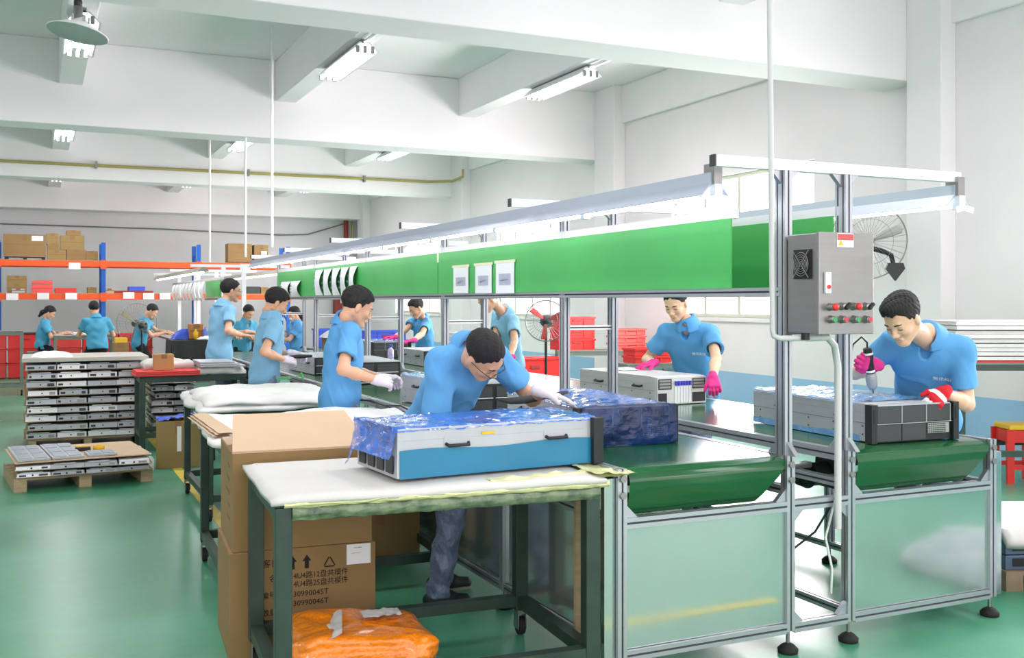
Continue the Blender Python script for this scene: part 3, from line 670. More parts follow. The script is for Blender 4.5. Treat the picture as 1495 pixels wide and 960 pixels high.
# driver cable and hose on the second table
tag(MB().tube([at(520, 584, 6.9), at(540, 584, 6.7), at(562, 592, 6.5), at(585, 592, 6.4), at(600, 600, 6.3), at(618, 602, 6.1)], .006, 6).build('extension_cord', BLK), 'thin dark cord crossing the white foam of the second table', 'cord')
# tool on server 2
tl = empty('sanding_tool', 'dark flat handheld tool lying on the blue film beside the white-gloved hand', 'tool', (2.27, 4.9, 1.11))
MB().tube([at(728, 583, 5.1), at(745, 585, 5.08), at(770, 583, 5.08), at(800, 577, 5.05), at(830, 572, 5.0)], [.006, .017, .02, .015, .008], 12).build('tool_body', mat('dark tool grey', (62, 66, 66), .5), tl, True)
# ------------------------------------------------------------ cartons
def carton(label, x, y, z, ang, w, d, h, m=CARD, name='cardboard_box', flaps=None, tape=True, group=None, open_=False):
    e = empty(name, label, 'box', (x, y, z), ang, group)
    MB().rbox((0, 0, 0), (w, d, h), .004).build('box_body', m, e)
    if tape:
        MB().box((w / 2 - .03, -.0015, h * .72), (w / 2 + .03, 0, h)).build('tape', TAPE, e)
        MB().box((w / 2 - .03, -.001, h), (w / 2 + .03, d, h + .0015)).build('tape', TAPE, e)
    return e
cx, cy, ca = .775, 4.625, R(-4)
low = carton('lower printed carton standing on the floor behind the nearest table', cx, cy, .0, ca, .66, .57, .483, tape=False)
up = carton('open upper carton stacked on the printed carton, one flap raised', cx + .015, cy + .005, .484, ca, .63, .56, .44, tape=False)
MB().box((0, .0, .44), (.63, .006, .443)).build('rim', CARDL, up)
MB().box((.004, .27, .441), (.626, .556, .446)).build('flap', CARDL, up)
M = Matrix.Translation((0, .545, .44)) @ Matrix.Rotation(R(63), 4, 'X')
MB().prism([(.0, 0), (.63, 0), (.6, .5), (.05, .5)], (0, 0, 0), (1, 0, 0), (0, 1, 0), .006).build('raised_flap', CARDL, up).matrix_local = Matrix.Translation((.0, .004, .444)) @ Matrix.Rotation(R(13), 4, 'X')
def ctext(body, u, v, size, sx=1.):
    # place on the front face of the lower carton at a photo position
    ux, uy = Vector((math.cos(ca), math.sin(ca), 0)), Vector((-math.sin(ca), math.cos(ca), 0))
    d = at(u, v, 1) - Vector((0, 0, CAMH)); o = Vector((cx, cy, 0)); k = (o - Vector((0, 0, CAMH))).dot(uy) / d.dot(uy)
    p = Vector((0, 0, CAMH)) + d * k - o; lx = p.dot(ux)
    return text('print', body, size, plane_M((lx, -.0012, p.z), (1, 0, 0), (0, 0, 1)), INK, low, sx=sx)
ctext('14U4路12盘共模件', 423, 845, .035, .93); ctext('14U4路25盘共模件', 423, 857, .035, .93)
ctext('230990045T', 422, 871.5, .035, 1.0); ctext('230990046T', 422, 885, .035, 1.0)
ctext('名', 393, 849, .036); ctext('编号', 381, 874, .034); ctext('客日', 382, 828, .04); ctext('数量', 382, 899, .034)
def cpoly(poly, u, v, s, m=INK, nm='print'):
    ux, uy = Vector((math.cos(ca), math.sin(ca), 0)), Vector((-math.sin(ca), math.cos(ca), 0))
    d = at(u, v, 1) - Vector((0, 0, CAMH)); o = Vector((cx, cy, 0)); k = (o - Vector((0, 0, CAMH))).dot(uy) / d.dot(uy)
    p = Vector((0, 0, CAMH)) + d * k - o; lx = p.dot(ux)
    MB().prism([(a * s, b * s) for a, b in poly], (lx, -.0, p.z), (1, 0, 0), (0, 0, 1), .0012).build(nm, m, low)
arrow = [(-.15, 0), (.15, 0), (.15, .55), (.32, .55), (0, 1), (-.32, .55), (-.15, .55)]
cpoly(arrow, 427, 831, .062); cpoly(arrow, 448, 829, .062)
for a in range(3):
    p0, p1 = [Vector((math.cos(PI / 2 + q * 2 * PI / 3), math.sin(PI / 2 + q * 2 * PI / 3))) for q in (a, a + 1)]
    d = (p1 - p0).normalized(); n = Vector((-d.y, d.x)); p0 = p0 + d * .15; p1 = p1 - d * .15
    cpoly([(q.x, q.y) for q in (p0 - n * .09, p1 - n * .09, p1 + n * .09, p0 + n * .09)], 481, 821, .031)
cpoly([(0, 0), (1, 0), (1, .82), (0, .82)], 506, 824, .112, PAPER, 'label')
cpoly([(.3, .66), (.62, .66), (.62, .69), (.3, .69)], 506, 824, .1125); cpoly([(.2, .45), (.6, .45), (.6, .46), (.2, .46)], 506, 824, .1125)
# carton beside: side text blocks
for k in range(5): MB().box((-.0012, .12, .36 - k * .06), (0, .2 + .05 * (k % 3), .375 - k * .06)).build('print', mat('faded print', (120, 92, 60), .8), up)
for i, z in enumerate((.04, .36)):
    carton(('lower', 'upper')[i] + ' taped carton under the conveyor beside the worker\'s legs', 1.62, 5.9, z, R(-3), .5, .35, .31)
carton('open-top cardboard box with blue lining on the floor beside the red mat table', 1.04, 10.28, 0, R(-6), .4, .35, .45, CARDO)
tag(MB().grid(12, 10, lambda u, v: (1.06 + .36 * u, 10.28 + .3 * v, .455 + .05 * abs(nz(u * 4, v * 4, 6)) + .03 * u)).build('blue_liner', BLU), 'crumpled blue plastic liner in the open cardboard box', 'plastic')
MB().box((.19, -.002, .16), (.23, -.0, .4)).build('white_label', WHT, [o for o in COL.objects if o.type == 'EMPTY'][-1])
tag(MB().tube([(.98, 10.25, .0), (.98, 10.25, .1), (.98, 10.25, .13)], [.04, .04, .015], 12).build('small_can', WHT), 'small white and yellow bottle beside the lined cardboard box', 'bottle')
carton('small cardboard box on the red mats', 1.16, 11.62, .857, R(0), .2, .2, .17, mat('small box card', (188, 142, 92), .85))
# low bench behind
b = table('low dark bench seen between the red mat table and the cloth table', 1.6, 10.6, 0, .4, .3, .62, t=.04, wheels=False)
# ------------------------------------------------------------ orange bag
def fn_bag(u, v):
    a, bq = u * 2 * PI, (v - .5) * PI
    x = math.copysign(abs(math.cos(a)) ** .3, math.cos(a)) * math.cos(bq) ** .2; y = math.copysign(abs(math.sin(a)) ** .3, math.sin(a)) * math.cos(bq) ** .2; z = math.copysign(abs(math.sin(bq)) ** .4, math.sin(bq)) if bq else 0
    n = .03 * nz(x * 2, y * 2, z * 2, 1) + .012 * nz(x, y, z, 6)
    return (x * (.3 + n), y * (.22 + n), .165 + z * (.15 + n * .6) + .02 * x * (z > 0) * -1 - .07 * max(0, -x - .55) * (z > 0) - .03 * (z > 0))
bag = empty('orange_parcel', 'orange tape-wrapped parcel on the floor under the nearest table', 'parcel', (1.2, 4.07, 0), R(-6))
bb = MB().grid(64, 36, fn_bag); 
bb.build('parcel_body', ORG, bag)
MB().grid(20, 10, lambda u, v: (-.3 + .2 * u + .05 * v, -.2 + .3 * v, .24 + .09 * u + .02 * nz(u * 5, v * 5, 2) - .02)).build('foam_flap', FOAM, bag)
MB().grid(16, 6, lambda u, v: (.02 + .16 * u, -.02 + .1 * v, .305 + .01 * nz(u * 7, v * 5, 2))).build('foam_flap', FOAM, bag)
MB().tube([(-.12 + k * .04, -.262 + .008 * nz(k, 1, 2) - .004, .17 + .012 * nz(k * .8, 0, 5) + k * .002) for k in range(10)], [.004, .007, .01, .008, .009, .007, .009, .008, .006, .003], 6).build('crack', mat('dark tear', (60, 16, 10), .8), bag)
# ------------------------------------------------------------ figures: signed distance fields turned into one smooth surface
V3 = lambda p: np.array(p, dtype=np.float32)
class Field:
    def __init__(s, lo, hi, h):
        s.lo = V3(lo); s.h = h; s.n = np.ceil((V3(hi) - s.lo) / h).astype(int) + 1
        s.ax = [s.lo[i] + h * np.arange(s.n[i], dtype=np.float32) for i in range(3)]
        s.d = np.full(tuple(s.n), .15, np.float32)
    def win(s, lo, hi):
        a = np.maximum(0, np.floor((V3(lo) - s.lo) / s.h).astype(int)); b = np.minimum(s.n, np.ceil((V3(hi) - s.lo) / s.h).astype(int) + 1)
        if (b <= a).any(): return None
        sl = tuple(slice(a[i], b[i]) for i in range(3))
        P = [s.ax[0][sl[0]][:, None, None], s.ax[1][sl[1]][None, :, None], s.ax[2][sl[2]][None, None, :]]
        return sl, P
    def put(s, fn, lo, hi, k=.02, sub=False):
        w = s.win(V3(lo) - .04, V3(hi) + .04)
        if w is None: return
        sl, P = w; e = fn(P); a = s.d[sl]
        if sub: e = -e; h = np.maximum(k - np.abs(a - e), 0) / k; s.d[sl] = np.maximum(a, e) + h * h * k * .25
        else: h = np.maximum(k - np.abs(a - e), 0) / k; s.d[sl] = np.minimum(a, e) - h * h * k * .25
    def cone(s, a, b, ra, rb, k=.02, sub=False, clip=None):
        a, b = V3(a), V3(b); ab = b - a; L = float(ab @ ab) + 1e-9
        def fn(P):
            q = [P[i] - a[i] for i in range(3)]
            t = np.clip((q[0] * ab[0] + q[1] * ab[1] + q[2] * ab[2]) / L, 0, 1)
            d = np.sqrt((q[0] - ab[0] * t) ** 2 + (q[1] - ab[1] * t) ** 2 + (q[2] - ab[2] * t) ** 2) - (ra + (rb - ra) * t)
            if clip is not None:
                c, n = V3(clip[0]), V3(clip[1]); d = np.maximum(d, (P[0] - c[0]) * n[0] + (P[1] - c[1]) * n[1] + (P[2] - c[2]) * n[2])
            return d
        m = max(ra, rb); s.put(fn, np.minimum(a, b) - m, np.maximum(a, b) + m, k, sub)
    def ell(s, c, r, F=None, k=.02, sub=False):
        c, r = V3(c), V3(r); F = np.eye(3, dtype=np.float32) if F is None else F
        def fn(P):
            q = [P[i] - c[i] for i in range(3)]
            l = [q[0] * F[j][0] + q[1] * F[j][1] + q[2] * F[j][2] for j in range(3)]
            k0 = np.sqrt(sum((l[j] / r[j]) ** 2 for j in range(3))); k1 = np.sqrt(sum((l[j] / r[j] ** 2) ** 2 for j in range(3))) + 1e-6
            return k0 * (k0 - 1) / k1
        m = float(r.max()); s.put(fn, c - m, c + m, k, sub)
    def cut(s, c, n):
        P = [s.ax[0][:, None, None], s.ax[1][None, :, None], s.ax[2][None, None, :]]
        s.d = np.maximum(s.d, (P[0] - c[0]) * n[0] + (P[1] - c[1]) * n[1] + (P[2] - c[2]) * n[2])
    def folds(s, amp, f=1., seed=0.):
        X, Y, Z = s.ax[0][:, None, None] * f, s.ax[1][None, :, None] * f, s.ax[2][None, None, :] * f
        w = np.sin(X * 17 + 2.3 * np.sin(Z * 13 + seed) + seed) * np.sin(Y * 19 + 1.9 * np.sin(Z * 11 + X * 7 + seed)) + .6 * np.sin(Z * 38 + 2.5 * np.sin(X * 14 + Y * 12 + seed)) * np.sin(X * 9 - Y * 8 + seed * 2)
        w = w - .9 * np.exp(-14 * np.sin(Z * 10 + X * 9 - Y * 7 + 1.5 * np.sin(X * 15 + seed)) ** 2) * (.5 + .5 * np.sin(X * 8 + Y * 11 + seed * 3))
        s.d = s.d + amp * w
    def mesh(s):
        d = s.d; n = d.shape; b = (d < 0)
        c = np.zeros((n[0] - 1, n[1] - 1, n[2] - 1), np.int8)
        cor = [(i, j, k) for i in (0, 1) for j in (0, 1) for k in (0, 1)]
        for i, j, k in cor: c += b[i:n[0] - 1 + i, j:n[1] - 1 + j, k:n[2] - 1 + k]
        m = (c > 0) & (c < 8); I, J, K = np.nonzero(m)
        if len(I) == 0: return np.zeros((0, 3)), np.zeros((0, 4), int)
        idx = np.full(m.shape, -1, np.int32); idx[I, J, K] = np.arange(len(I))
        acc = np.zeros((len(I), 3), np.float32); cnt = np.zeros(len(I), np.float32)
        for p in cor:
            for a in range(3):
                if p[a]: continue
                q = list(p); q[a] = 1
                d0 = d[I + p[0], J + p[1], K + p[2]]; d1 = d[I + q[0], J + q[1], K + q[2]]
                x = (d0 < 0) != (d1 < 0); t = np.where(x, d0 / np.where(x, d0 - d1, 1), 0)
                w = x.astype(np.float32); cnt += w
                for ax in range(3): acc[:, ax] += w * (p[ax] + (t if ax == a else 0))
        pts = (acc / cnt[:, None] + np.stack([I, J, K], 1)) * s.h + s.lo
        F = []
        for a in range(3):
            u, v = [(1, 2), (2, 0), (0, 1)][a]
            s0 = [slice(None)] * 3; s1 = [slice(None)] * 3; s0[a] = slice(0, -1); s1[a] = slice(1, None)
            A, B = b[tuple(s0)], b[tuple(s1)]
            X = np.array(np.nonzero(A != B)); ok = (X[u] > 0) & (X[v] > 0) & (X[u] < n[u] - 1) & (X[v] < n[v] - 1); X = X[:, ok]
            fl = A[tuple(X)]
            def at_(du, dv):
                Q = X.copy(); Q[u] -= du; Q[v] -= dv; return idx[tuple(Q)]
            q = np.stack([at_(1, 1), at_(0, 1), at_(0, 0), at_(1, 0)], 1)
            q[~fl] = q[~fl][:, ::-1]; F.append(q)
        return pts, np.concatenate(F)
def np_obj(name, parts, mats, parent=None):
    V = []; F = []; MI = []; o = 0
    for i, (v, f, mi) in enumerate(parts):
        V.append(v); F.append(f + o); o += len(v); MI.append(np.full(len(f), mi, np.int32))
    V = np.concatenate(V).astype(np.float32); F = np.concatenate(F).astype(np.int32); MI = np.concatenate(MI)
    me = bpy.data.meshes.new(name); me.vertices.add(len(V)); me.vertices.foreach_set('co', V.ravel())
    me.loops.add(F.size); me.loops.foreach_set('vertex_index', F.ravel()); me.polygons.add(len(F))
    me.polygons.foreach_set('loop_start', np.arange(0, F.size, 4, dtype=np.int32)); me.polygons.foreach_set('loop_total', np.full(len(F), 4, np.int32))
    me.polygons.foreach_set('material_index', MI); me.polygons.foreach_set('use_smooth', np.ones(len(F), bool))
    me.update(calc_edges=True); me.validate()
    return link(name, me, mats, parent)
def nrm(v): v = np.array(v, dtype=np.float64); return v / (np.linalg.norm(v) + 1e-9)
def ik(a, b, l1, l2, hint):
    a, b = np.array(a, float), np.array(b, float); d = b - a; L = np.linalg.norm(d); u = d / L
    if L > (l1 + l2) * .995: s_ = L / ((l1 + l2) * .995); l1 *= s_; l2 *= s_
    x = (L * L + l1 * l1 - l2 * l2) / (2 * L); h = math.sqrt(max(0, l1 * l1 - x * x)); hn = np.array(hint, float); hn = hn - u * (hn @ u)
    return a + u * x + nrm(hn) * h
def head_field(h, s, style):
    f = Field((-.15 * s, -.13 * s, -.22 * s), (.15 * s, .13 * s, .16 * s), h); S = lambda *p: tuple(q * s for q in p)
    f.ell(S(-.012, 0, .045), S(.1, .078, .088)); f.ell(S(.03, 0, -.015), S(.062, .062, .085), k=.03)
    for y in (-1, 1):
        f.cone(S(-.008, y * .05, -.045), S(.06, y * .016, -.096), .021 * s, .018 * s, .03); f.ell(S(.058, y * .034, -.022), S(.028, .026, .024), k=.02)
        f.ell(S(-.008, y * .077, -.005), S(.017, .009, .031), k=.012)
    f.ell(S(.066, 0, -.095), S(.022, .026, .019), k=.02)
    f.cone(S(.082, -.03, .022), S(.082, .03, .022), .012 * s, .012 * s, .02)
    for y in (-1, 1): f.ell(S(.1, y * .032, .003), S(.017, .02, .013), k=.014, sub=True); f.ell(S(.074, y * .031, .002), S(.0135, .015, .012), k=.006)
    f.cone(S(.088, 0, .012), S(.108, 0, -.028), .008 * s, .0115 * s, .012)
    for y in (-1, 1): f.ell(S(.098, y * .012, -.033), S(.012, .009, .008), k=.008)
    f.ell(S(.085, 0, -.062), S(.013, .024, .012), k=.01)
    f.ell(S(.098, 0, -.0615), S(.012, .02, .0018), k=.004, sub=True)
    f.cone(S(-.026, 0, -.03), S(-.034, 0, -.085), .05 * s, .05 * s, .03)
    return f
def hair_field(h, s, style):
    f = Field((-.16 * s, -.14 * s, -.16 * s), (.15 * s, .14 * s, .18 * s), h)
    t = .0 if style == 'crop' else .008
    f.ell((-.014 * s, 0, .05 * s), ((.104 + t) * s, (.082 + t * .4) * s, (.09 + t) * s))
    if style == 'quiff': f.ell((.05 * s, 0, .108 * s), (.05 * s, .055 * s, .03 * s), k=.03)
    P = [f.ax[i] / s for i in range(3)]
    x = P[0][:, None, None]; y = P[1][None, :, None]; z = P[2][None, None, :]
    low = -.075 if style != 'long' else -.11
    g = lambda a, b: np.clip((x - a) / (b - a), 0, 1)
    wob = .006 * np.sin(y * 150 + 2 * np.sin(x * 90)) + .004 * np.sin(x * 170 + y * 60)
    H = wob + low + (.012 - low) * g(-.045, -.012) + .026 * g(.012, .035) + .045 * g(.04, .075)
    f.d = np.maximum(f.d, (H - z) * .75 * s)
    if style == 'long':
        f.cone((-.06 * s, 0, .0), (-.115 * s, 0, -.05 * s), .05 * s, .045 * s, .03); f.cone((-.115 * s, 0, -.04 * s), (-.13 * s, 0, -.15 * s), .04 * s, .02 * s, .03)
    X, Y, Z = x * s, y * s, z * s
    am = .001 if style == 'crop' else .002
    f.d = f.d + am * (np.sin(X * 240 + 3 * np.sin(Z * 60)) * np.sin(Y * 260 + 2 * np.sin(X * 50)) + np.sin(Y * 120 + X * 90) * np.sin(Z * 80))
    return f
def hand_mesh(h, side, curl=.35, grow=1., spread=.12, thumb=.5):
    # local: x to the finger tips, z = back of the hand, thumb on side*y  (side=+1 right hand, -1 left hand)
    g = grow; f = Field((-.09, -.1, -.1), (.21, .1, .06), h); sd = side
    f.cone((-.03, 0, 0), (.0, 0, 0), .025 * g, .027 * g)
    for y in (-.024, -.008, .008, .024): f.cone((.0, y * .7, 0), (.08, y * 1.2, .0), .016 * g, .0135 * g, .012)
    f.cone((.0, sd * .018, -.004), (.045, sd * .034, -.008), .018 * g, .014 * g, .015)
    Ls = (.072, .08, .075, .058)
    for i in range(4):
        y = sd * (.03 - .0205 * i); an = -spread * (i - 1.4) * sd; p = np.array((.082 - .004 * abs(i - 1), y, 0.)); a = 0
        for j, (fr, r0, r1) in enumerate(((.42, .0098, .0092), (.32, .0092, .0085), (.26, .0085, .0075))):
            a += curl * (.6, 1.1, .9)[j]; d = np.array((math.cos(a) * math.cos(an), math.cos(a) * math.sin(an) * -1 * -1, -math.sin(a))); q = p + d * Ls[i] * fr
            f.cone(p, q, r0 * g, r1 * g, .004); p = q
    p = np.array((.03, sd * .036, -.006)); a = .75 - thumb * .3
    for j, L in enumerate((.036, .03)):
        d = np.array((math.cos(a), sd * math.sin(a), -.25 - thumb * .5 * j)); d /= np.linalg.norm(d); q = p + d * L; f.cone(p, q, .0125 * g, (.0115 - .002 * j) * g, .008); p = q; a -= .35 * thumb + .1
    return f.mesh()
def person(label, pel, neck, yaw, head, hyaw, hpitch, hands, feet, H=1.7, shirt=SHIRT, pants=PANTB, skin=SKIN, hair='short', hroll=0., res=.007, hres=.004, hem=-.17, group=None, seated=False, glasses=False, sleeve=(.62, .62), logo=False, shrug=(0, 0), seed=1., hint=None, foot_yaw=None, reach=(0, 0), mask=None, bulk=1.):
    """pel, neck, head: joints; hands: (left, right) each dict(p, d, n, glove, curl)"""
    s = H / 1.72; pel, neck, head = [np.array(tuple(q), float) for q in (pel, neck, head)]
    base = (float(pel[0]), float(pel[1]), 0.)
    hem = -.08 if seated else hem
    sleeve = sleeve if isinstance(sleeve, tuple) else (sleeve, sleeve)
    e = empty('person', label, 'person', base, 0, group); O = np.array(base)
    pel, neck, head = pel - O, neck - O, head - O
    u = nrm(neck - pel); f0 = np.array((math.cos(yaw), math.sin(yaw), 0)); f = nrm(f0 - u * (f0 @ u)); l = np.cross(u, f)
    FR = np.array((f, l, u), dtype=np.float32)
    T = np.linalg.norm(neck - pel)
    sh = [neck - u * .082 * s + l * (.168 * s * g_) + u * shrug[i] + f * reach[i] for i, g_ in ((0, 1), (1, -1))]
    W = [None, None]; EL = [None, None]; HF = [None, None]
    for i in (0, 1):
        hd = hands[i]; fd = nrm(hd['d']); p = np.array(tuple(hd['p']), float) - O; W[i] = p - fd * .03
        hv = hd.get('hint', tuple(-f * .5 + l * (.6 if i == 0 else -.6) - np.array((0, 0, .8))))
        EL[i] = ik(sh[i], W[i], .285 * s, .255 * s, hv)
        n = np.array(hd.get('n', (0, 0, 1)), float); n = nrm(n - fd * (n @ fd)); HF[i] = np.array((fd, np.cross(n, fd), n))
    # legs
    fy = foot_yaw if foot_yaw is not None else yaw
    hips = [pel + l * .088 * s * g_ * np.array((1, 1, .3)) - np.array((0, 0, .03)) for g_ in (1, -1)]
    ank = [np.array((q[0] - O[0], q[1] - O[1], .085 + (q[2] if len(q) > 2 else 0))) for q in feet]
    kn = [ik(hips[i], ank[i], .43 * s, .42 * s, (math.cos(fy), math.sin(fy), .35 if seated else .1)) for i in (0, 1)]
    allp = np.array([pel, neck] + sh + EL + W + hips + kn + ank); lo, hi = allp.min(0) - .17, allp.max(0) + .17; lo[2] = max(lo[2], -.02)
    # skin: arms, slim trunk and legs
    F = Field(lo, hi, res)
    F.ell(pel + u * T * .55, (.085 * s, .12 * s, .18 * s), FR, .05); F.ell(pel + u * .06, (.08 * s, .13 * s, .14 * s), FR, .05)
    F.cone(neck - u * .05, neck + u * .02, .05 * s, .05 * s, .03)
    for i in (0, 1):
        F.cone(neck - u * .09 * s, sh[i], .025 * s, .036 * s, .02)
        F.cone(sh[i], EL[i], .043 * s * bulk, .036 * s * bulk, .02); m = EL[i] + (W[i] - EL[i]) * .35
        F.cone(EL[i], m, .035 * s * bulk, .038 * s * bulk, .02); F.cone(m, W[i], .038 * s * bulk, .024 * s, .02)
        F.cone(hips[i], kn[i], .06 * s, .045 * s, .03); F.cone(kn[i], ank[i], .045 * s, .034 * s, .02); F.cone(ank[i], ank[i] + np.array((math.cos(fy) * .1, math.sin(fy) * .1, -.045)), .03, .025, .02)
    v, q = F.mesh(); parts = [(v, q, 0)]
    # head
    Rm = np.array((Matrix.Rotation(hyaw, 3, 'Z') @ Matrix.Rotation(hpitch, 3, 'Y') @ Matrix.Rotation(hroll, 3, 'X')))
    hf = head_field(hres, s, hair); v, q = hf.mesh(); parts.append(((v @ Rm.T) + head, q, 0))
    # connect head to trunk
    nb = head + Rm @ np.array((-.03, 0, -.06)) * s; g = Field(np.minimum(nb, neck) - .12, np.maximum(nb, neck) + .12, max(res * .8, .005)); g.cone(nb, neck - u * .05, .05 * s, .052 * s, .02); v, q = g.mesh(); parts.append((v, q, 0))
    for i in (0, 1):
        hd = hands[i]
        v, q = hand_mesh(max(.0032, res * .5), (-1, 1)[i], hd.get('curl', .35), (1.02 if not hd.get('glove') else .86) * s, thumb=hd.get('thumb', .5)); parts.append(((v * 1.0) @ HF[i] + W[i] + HF[i][0] * .0, q, 0))
    np_obj('body', parts, [skin], e)
    for i in (0, 1):
        hd = hands[i]
        if hd.get('glove'):
            v, q = hand_mesh(max(.0032, res * .5), (-1, 1)[i], hd.get('curl', .35), 1.18 * s, thumb=hd.get('thumb', .5))
            k = v[:, 0] > -.2; v = v @ HF[i] + W[i]; kk = k[q].all(1); gl = hd['glove']
            mi = 0; o = np_obj('glove', [(v, q[kk], 0)], [gl] + ([hd['glove2']] if hd.get('glove2') else []), e)
            if hd.get('glove2'):
                for pl in o.data.polygons:
                    c = np.array(pl.center) - W[i]; lx, lz = c @ HF[i][0], c @ HF[i][2]
                    if .03 < lx < .06 and lz > .0 or lx > .1: pl.material_index = 1
    v, q = hair_field(hres, s, hair).mesh(); np_obj('hair', [((v @ Rm.T) + head, q, 0)], [HAIR], e)
    # face details from the head field itself
    def surf(y, z):
        j, k = int(round((y - hf.lo[1]) / hf.h)), int(round((z - hf.lo[2]) / hf.h)); c = np.nonzero(hf.d[:, j, k] < 0)[0]
        i = c.max(); d0, d1 = hf.d[i, j, k], hf.d[i + 1, j, k]; return hf.lo[0] + hf.h * (i + d0 / (d0 - d1))
    def fline(name, pts, r, m, off=.0005):
        P3 = [Vector(Rm @ np.array((surf(y * s, z * s) + off, y * s, z * s)) + head) for y, z in pts]
        n = len(P3); return MB().tube(P3, [r * (.45 + .55 * math.sin(PI * (k + .5) / n)) for k in range(n)], 6).build(name, m, e)
    for sg in (-1, 1):
        fline('eyebrow', [(sg * yy, .026 + .004 * math.sin((yy - .016) / .03 * PI)) for yy in (.016, .024, .032, .04, .047)], .0042, HAIR, -.001)
        fline('eye', [(sg * yy, .0 - .002 * math.sin((yy - .02) / .024 * PI)) for yy in (.02, .026, .032, .038, .044)], .0028, BLK, .0)
    fline('lips', [(yy, -.0615) for yy in (-.02, -.012, 0, .012, .02)], .0042, LIPS, -.0015)
    if glasses:
        b = MB()
        for sg in (-1, 1):
            b.tube([Vector(Rm @ (np.array((.112, sg * (.032 + .022 * math.cos(a)), .0 + .016 * math.sin(a))) * s) + head) for a in [k * PI / 8 for k in range(17)]], .0014, 5)
            b.tube([Vector(Rm @ (np.array(p_) * s) + head) for p_ in ((.11, sg * .054, .006), (.06, sg * .075, .008), (-.0, sg * .086, .008))], .0018, 5)
        b.tube([Vector(Rm @ (np.array(p_) * s) + head) for p_ in ((.112, -.01, .004), (.114, 0, .006), (.112, .01, .004))], .0014, 5)
        b.build('glasses', BLK, e)
    if mask: fline('face_mask', [(yy, -.055) for yy in (-.035, -.02, 0, .02, .035)], .03, WHT, -.012)
    # shirt
    G = Field(lo, hi, res * 1.15)
    G.ell(neck - u * .19 * s, (.118 * s * bulk, .172 * s * bulk, .2 * s), FR, .05); G.ell(pel + u * T * .38, (.118 * s * bulk, .158 * s * bulk, .2 * s), FR, .06)
    G.ell(pel + u * .02, (.128 * s * bulk, .17 * s * bulk, .17 * s), FR, .06)
    for i in (0, 1):
        G.cone(neck - u * .05 * s, sh[i], .05 * s, .056 * s, .05)
        c = sh[i] + (EL[i] - sh[i]) * sleeve[i]; n = nrm(EL[i] - sh[i])
        G.cone(sh[i], sh[i] + n * .27 * s, .06 * s, .07 * s, .05, clip=(c, n))
    G.ell(pel - u * .07, (.126 * s * bulk, .168 * s * bulk, .17 * s), FR, .06)
    G.folds(.0066, 1., seed)
    hc = pel + u * hem * s; G.cut(hc, -u)
    for i in (0, 1):
        G.cone(sh[i] + (EL[i] - sh[i]) * (sleeve[i] - .04), EL[i], .052 * s, .052 * s, .003, sub=True)
    G.cone(neck - u * .01, neck + u * .15 + f * .02, .05 * s, .07 * s, .01, sub=True)
    G.ell(neck - u * .035 * s + f * .075 * s, (.05, .03, .06), FR, .01, sub=True)
    v, q = G.mesh(); so = np_obj('shirt', [(v, q, 0)], [shirt], e)
    # collar
    nu = nrm(nb - neck + u * .08); K = Field(neck - .16, neck + .16, .0055)
    K.cone(neck - u * .045, neck + nu * .055, .112 * s, .07 * s, .01); K.cone(neck - u * .1, neck + nu * .14, .075 * s, .057 * s, .003, sub=True)
    K.cut(neck - u * .03 * s, -u); K.cut(neck + nu * .045 * s, nu)
    K.cone(neck + f * .12 * s - u * .03, neck + f * .07 * s + u * .02, .034 * s, .02 * s, .003, sub=True)
    v, q = K.mesh(); np_obj('collar', [(v, q, 0)], [shirt], e)
    b = MB(); c0 = neck - u * .06 * s
    if logo:
        o_ = Vector(tuple(neck - u * .2 * s + l * .045 * s + f * .13 * s)); 
        text('chest_logo', '微讯科技', .028, plane_M(o_ + Vector(tuple(f)) * .0, tuple(l), tuple(u)), WHT, e)
    # trousers
    Q = Field((lo[0], lo[1], -.02), (hi[0], hi[1], float(pel[2]) + .2), res * 1.3)
    Q.ell(pel + u * .0 - np.array((0, 0, .02)), (.1 * s, .142 * s, .12 * s), FR, .05)
    for i in (0, 1):
        Q.cone(hips[i], kn[i], .088 * s, .07 * s, .03); Q.cone(kn[i], ank[i] + np.array((0, 0, -.02)), .07 * s, .062 * s, .03)
    Q.folds(.008, 1.3, seed + 2); Q.cut((0, 0, .06), (0, 0, -1))
    v, q = Q.mesh(); np_obj('trousers', [(v, q, 0)], [pants], e)
    fdv = np.array((math.cos(fy), math.sin(fy), 0))
    for i in (0, 1):
        a = ank[i]; z0 = a[2] - .085; K = Field((a[0] - .22, a[1] - .22, z0), (a[0] + .22, a[1] + .22, z0 + .14), .007)
        h0 = np.array((a[0], a[1], z0)); K.cone(h0 - fdv * .04 + (0, 0, .045), h0 + fdv * .06 + (0, 0, .045), .038, .044, .02); K.cone(h0 + fdv * .06 + (0, 0, .03), h0 + fdv * .15 + (0, 0, .028), .044, .034, .02); K.cone(h0 + (0, 0, .04), h0 + (0, 0, .1), .036, .04, .02)
        K.cut(h0 + (0, 0, .012), (0, 0, -1)); K.cut(h0 + (0, 0, .105), (0, 0, 1))
        v, q = K.mesh(); so2 = np_obj('shoe', [(v, q, 0)], [SHOE if pants is not PANTB else RUB], e)
        b = MB(); pr_ = []
        for t in range(20):
            an = 2 * PI * t / 20; pr_.append(Vector(tuple(h0 + fdv * (.052 + .13 * math.cos(an)) + np.cross((0, 0, 1), fdv) * (.044 * math.sin(an)))))
        b.add([p_ for p_ in pr_] + [p_ + Vector((0, 0, .016)) for p_ in pr_], [list(range(20))[::-1], list(range(20, 40))] + [(k, (k + 1) % 20, 20 + (k + 1) % 20, 20 + k) for k in range(20)]).build('sole', SOLE, e).parent = so2
    return e
def HD(p, d, n=(0, 0, 1), glove=None, curl=.35, **k): return dict(p=tuple(p), d=d, n=n, glove=glove, curl=curl, **k)
D = R
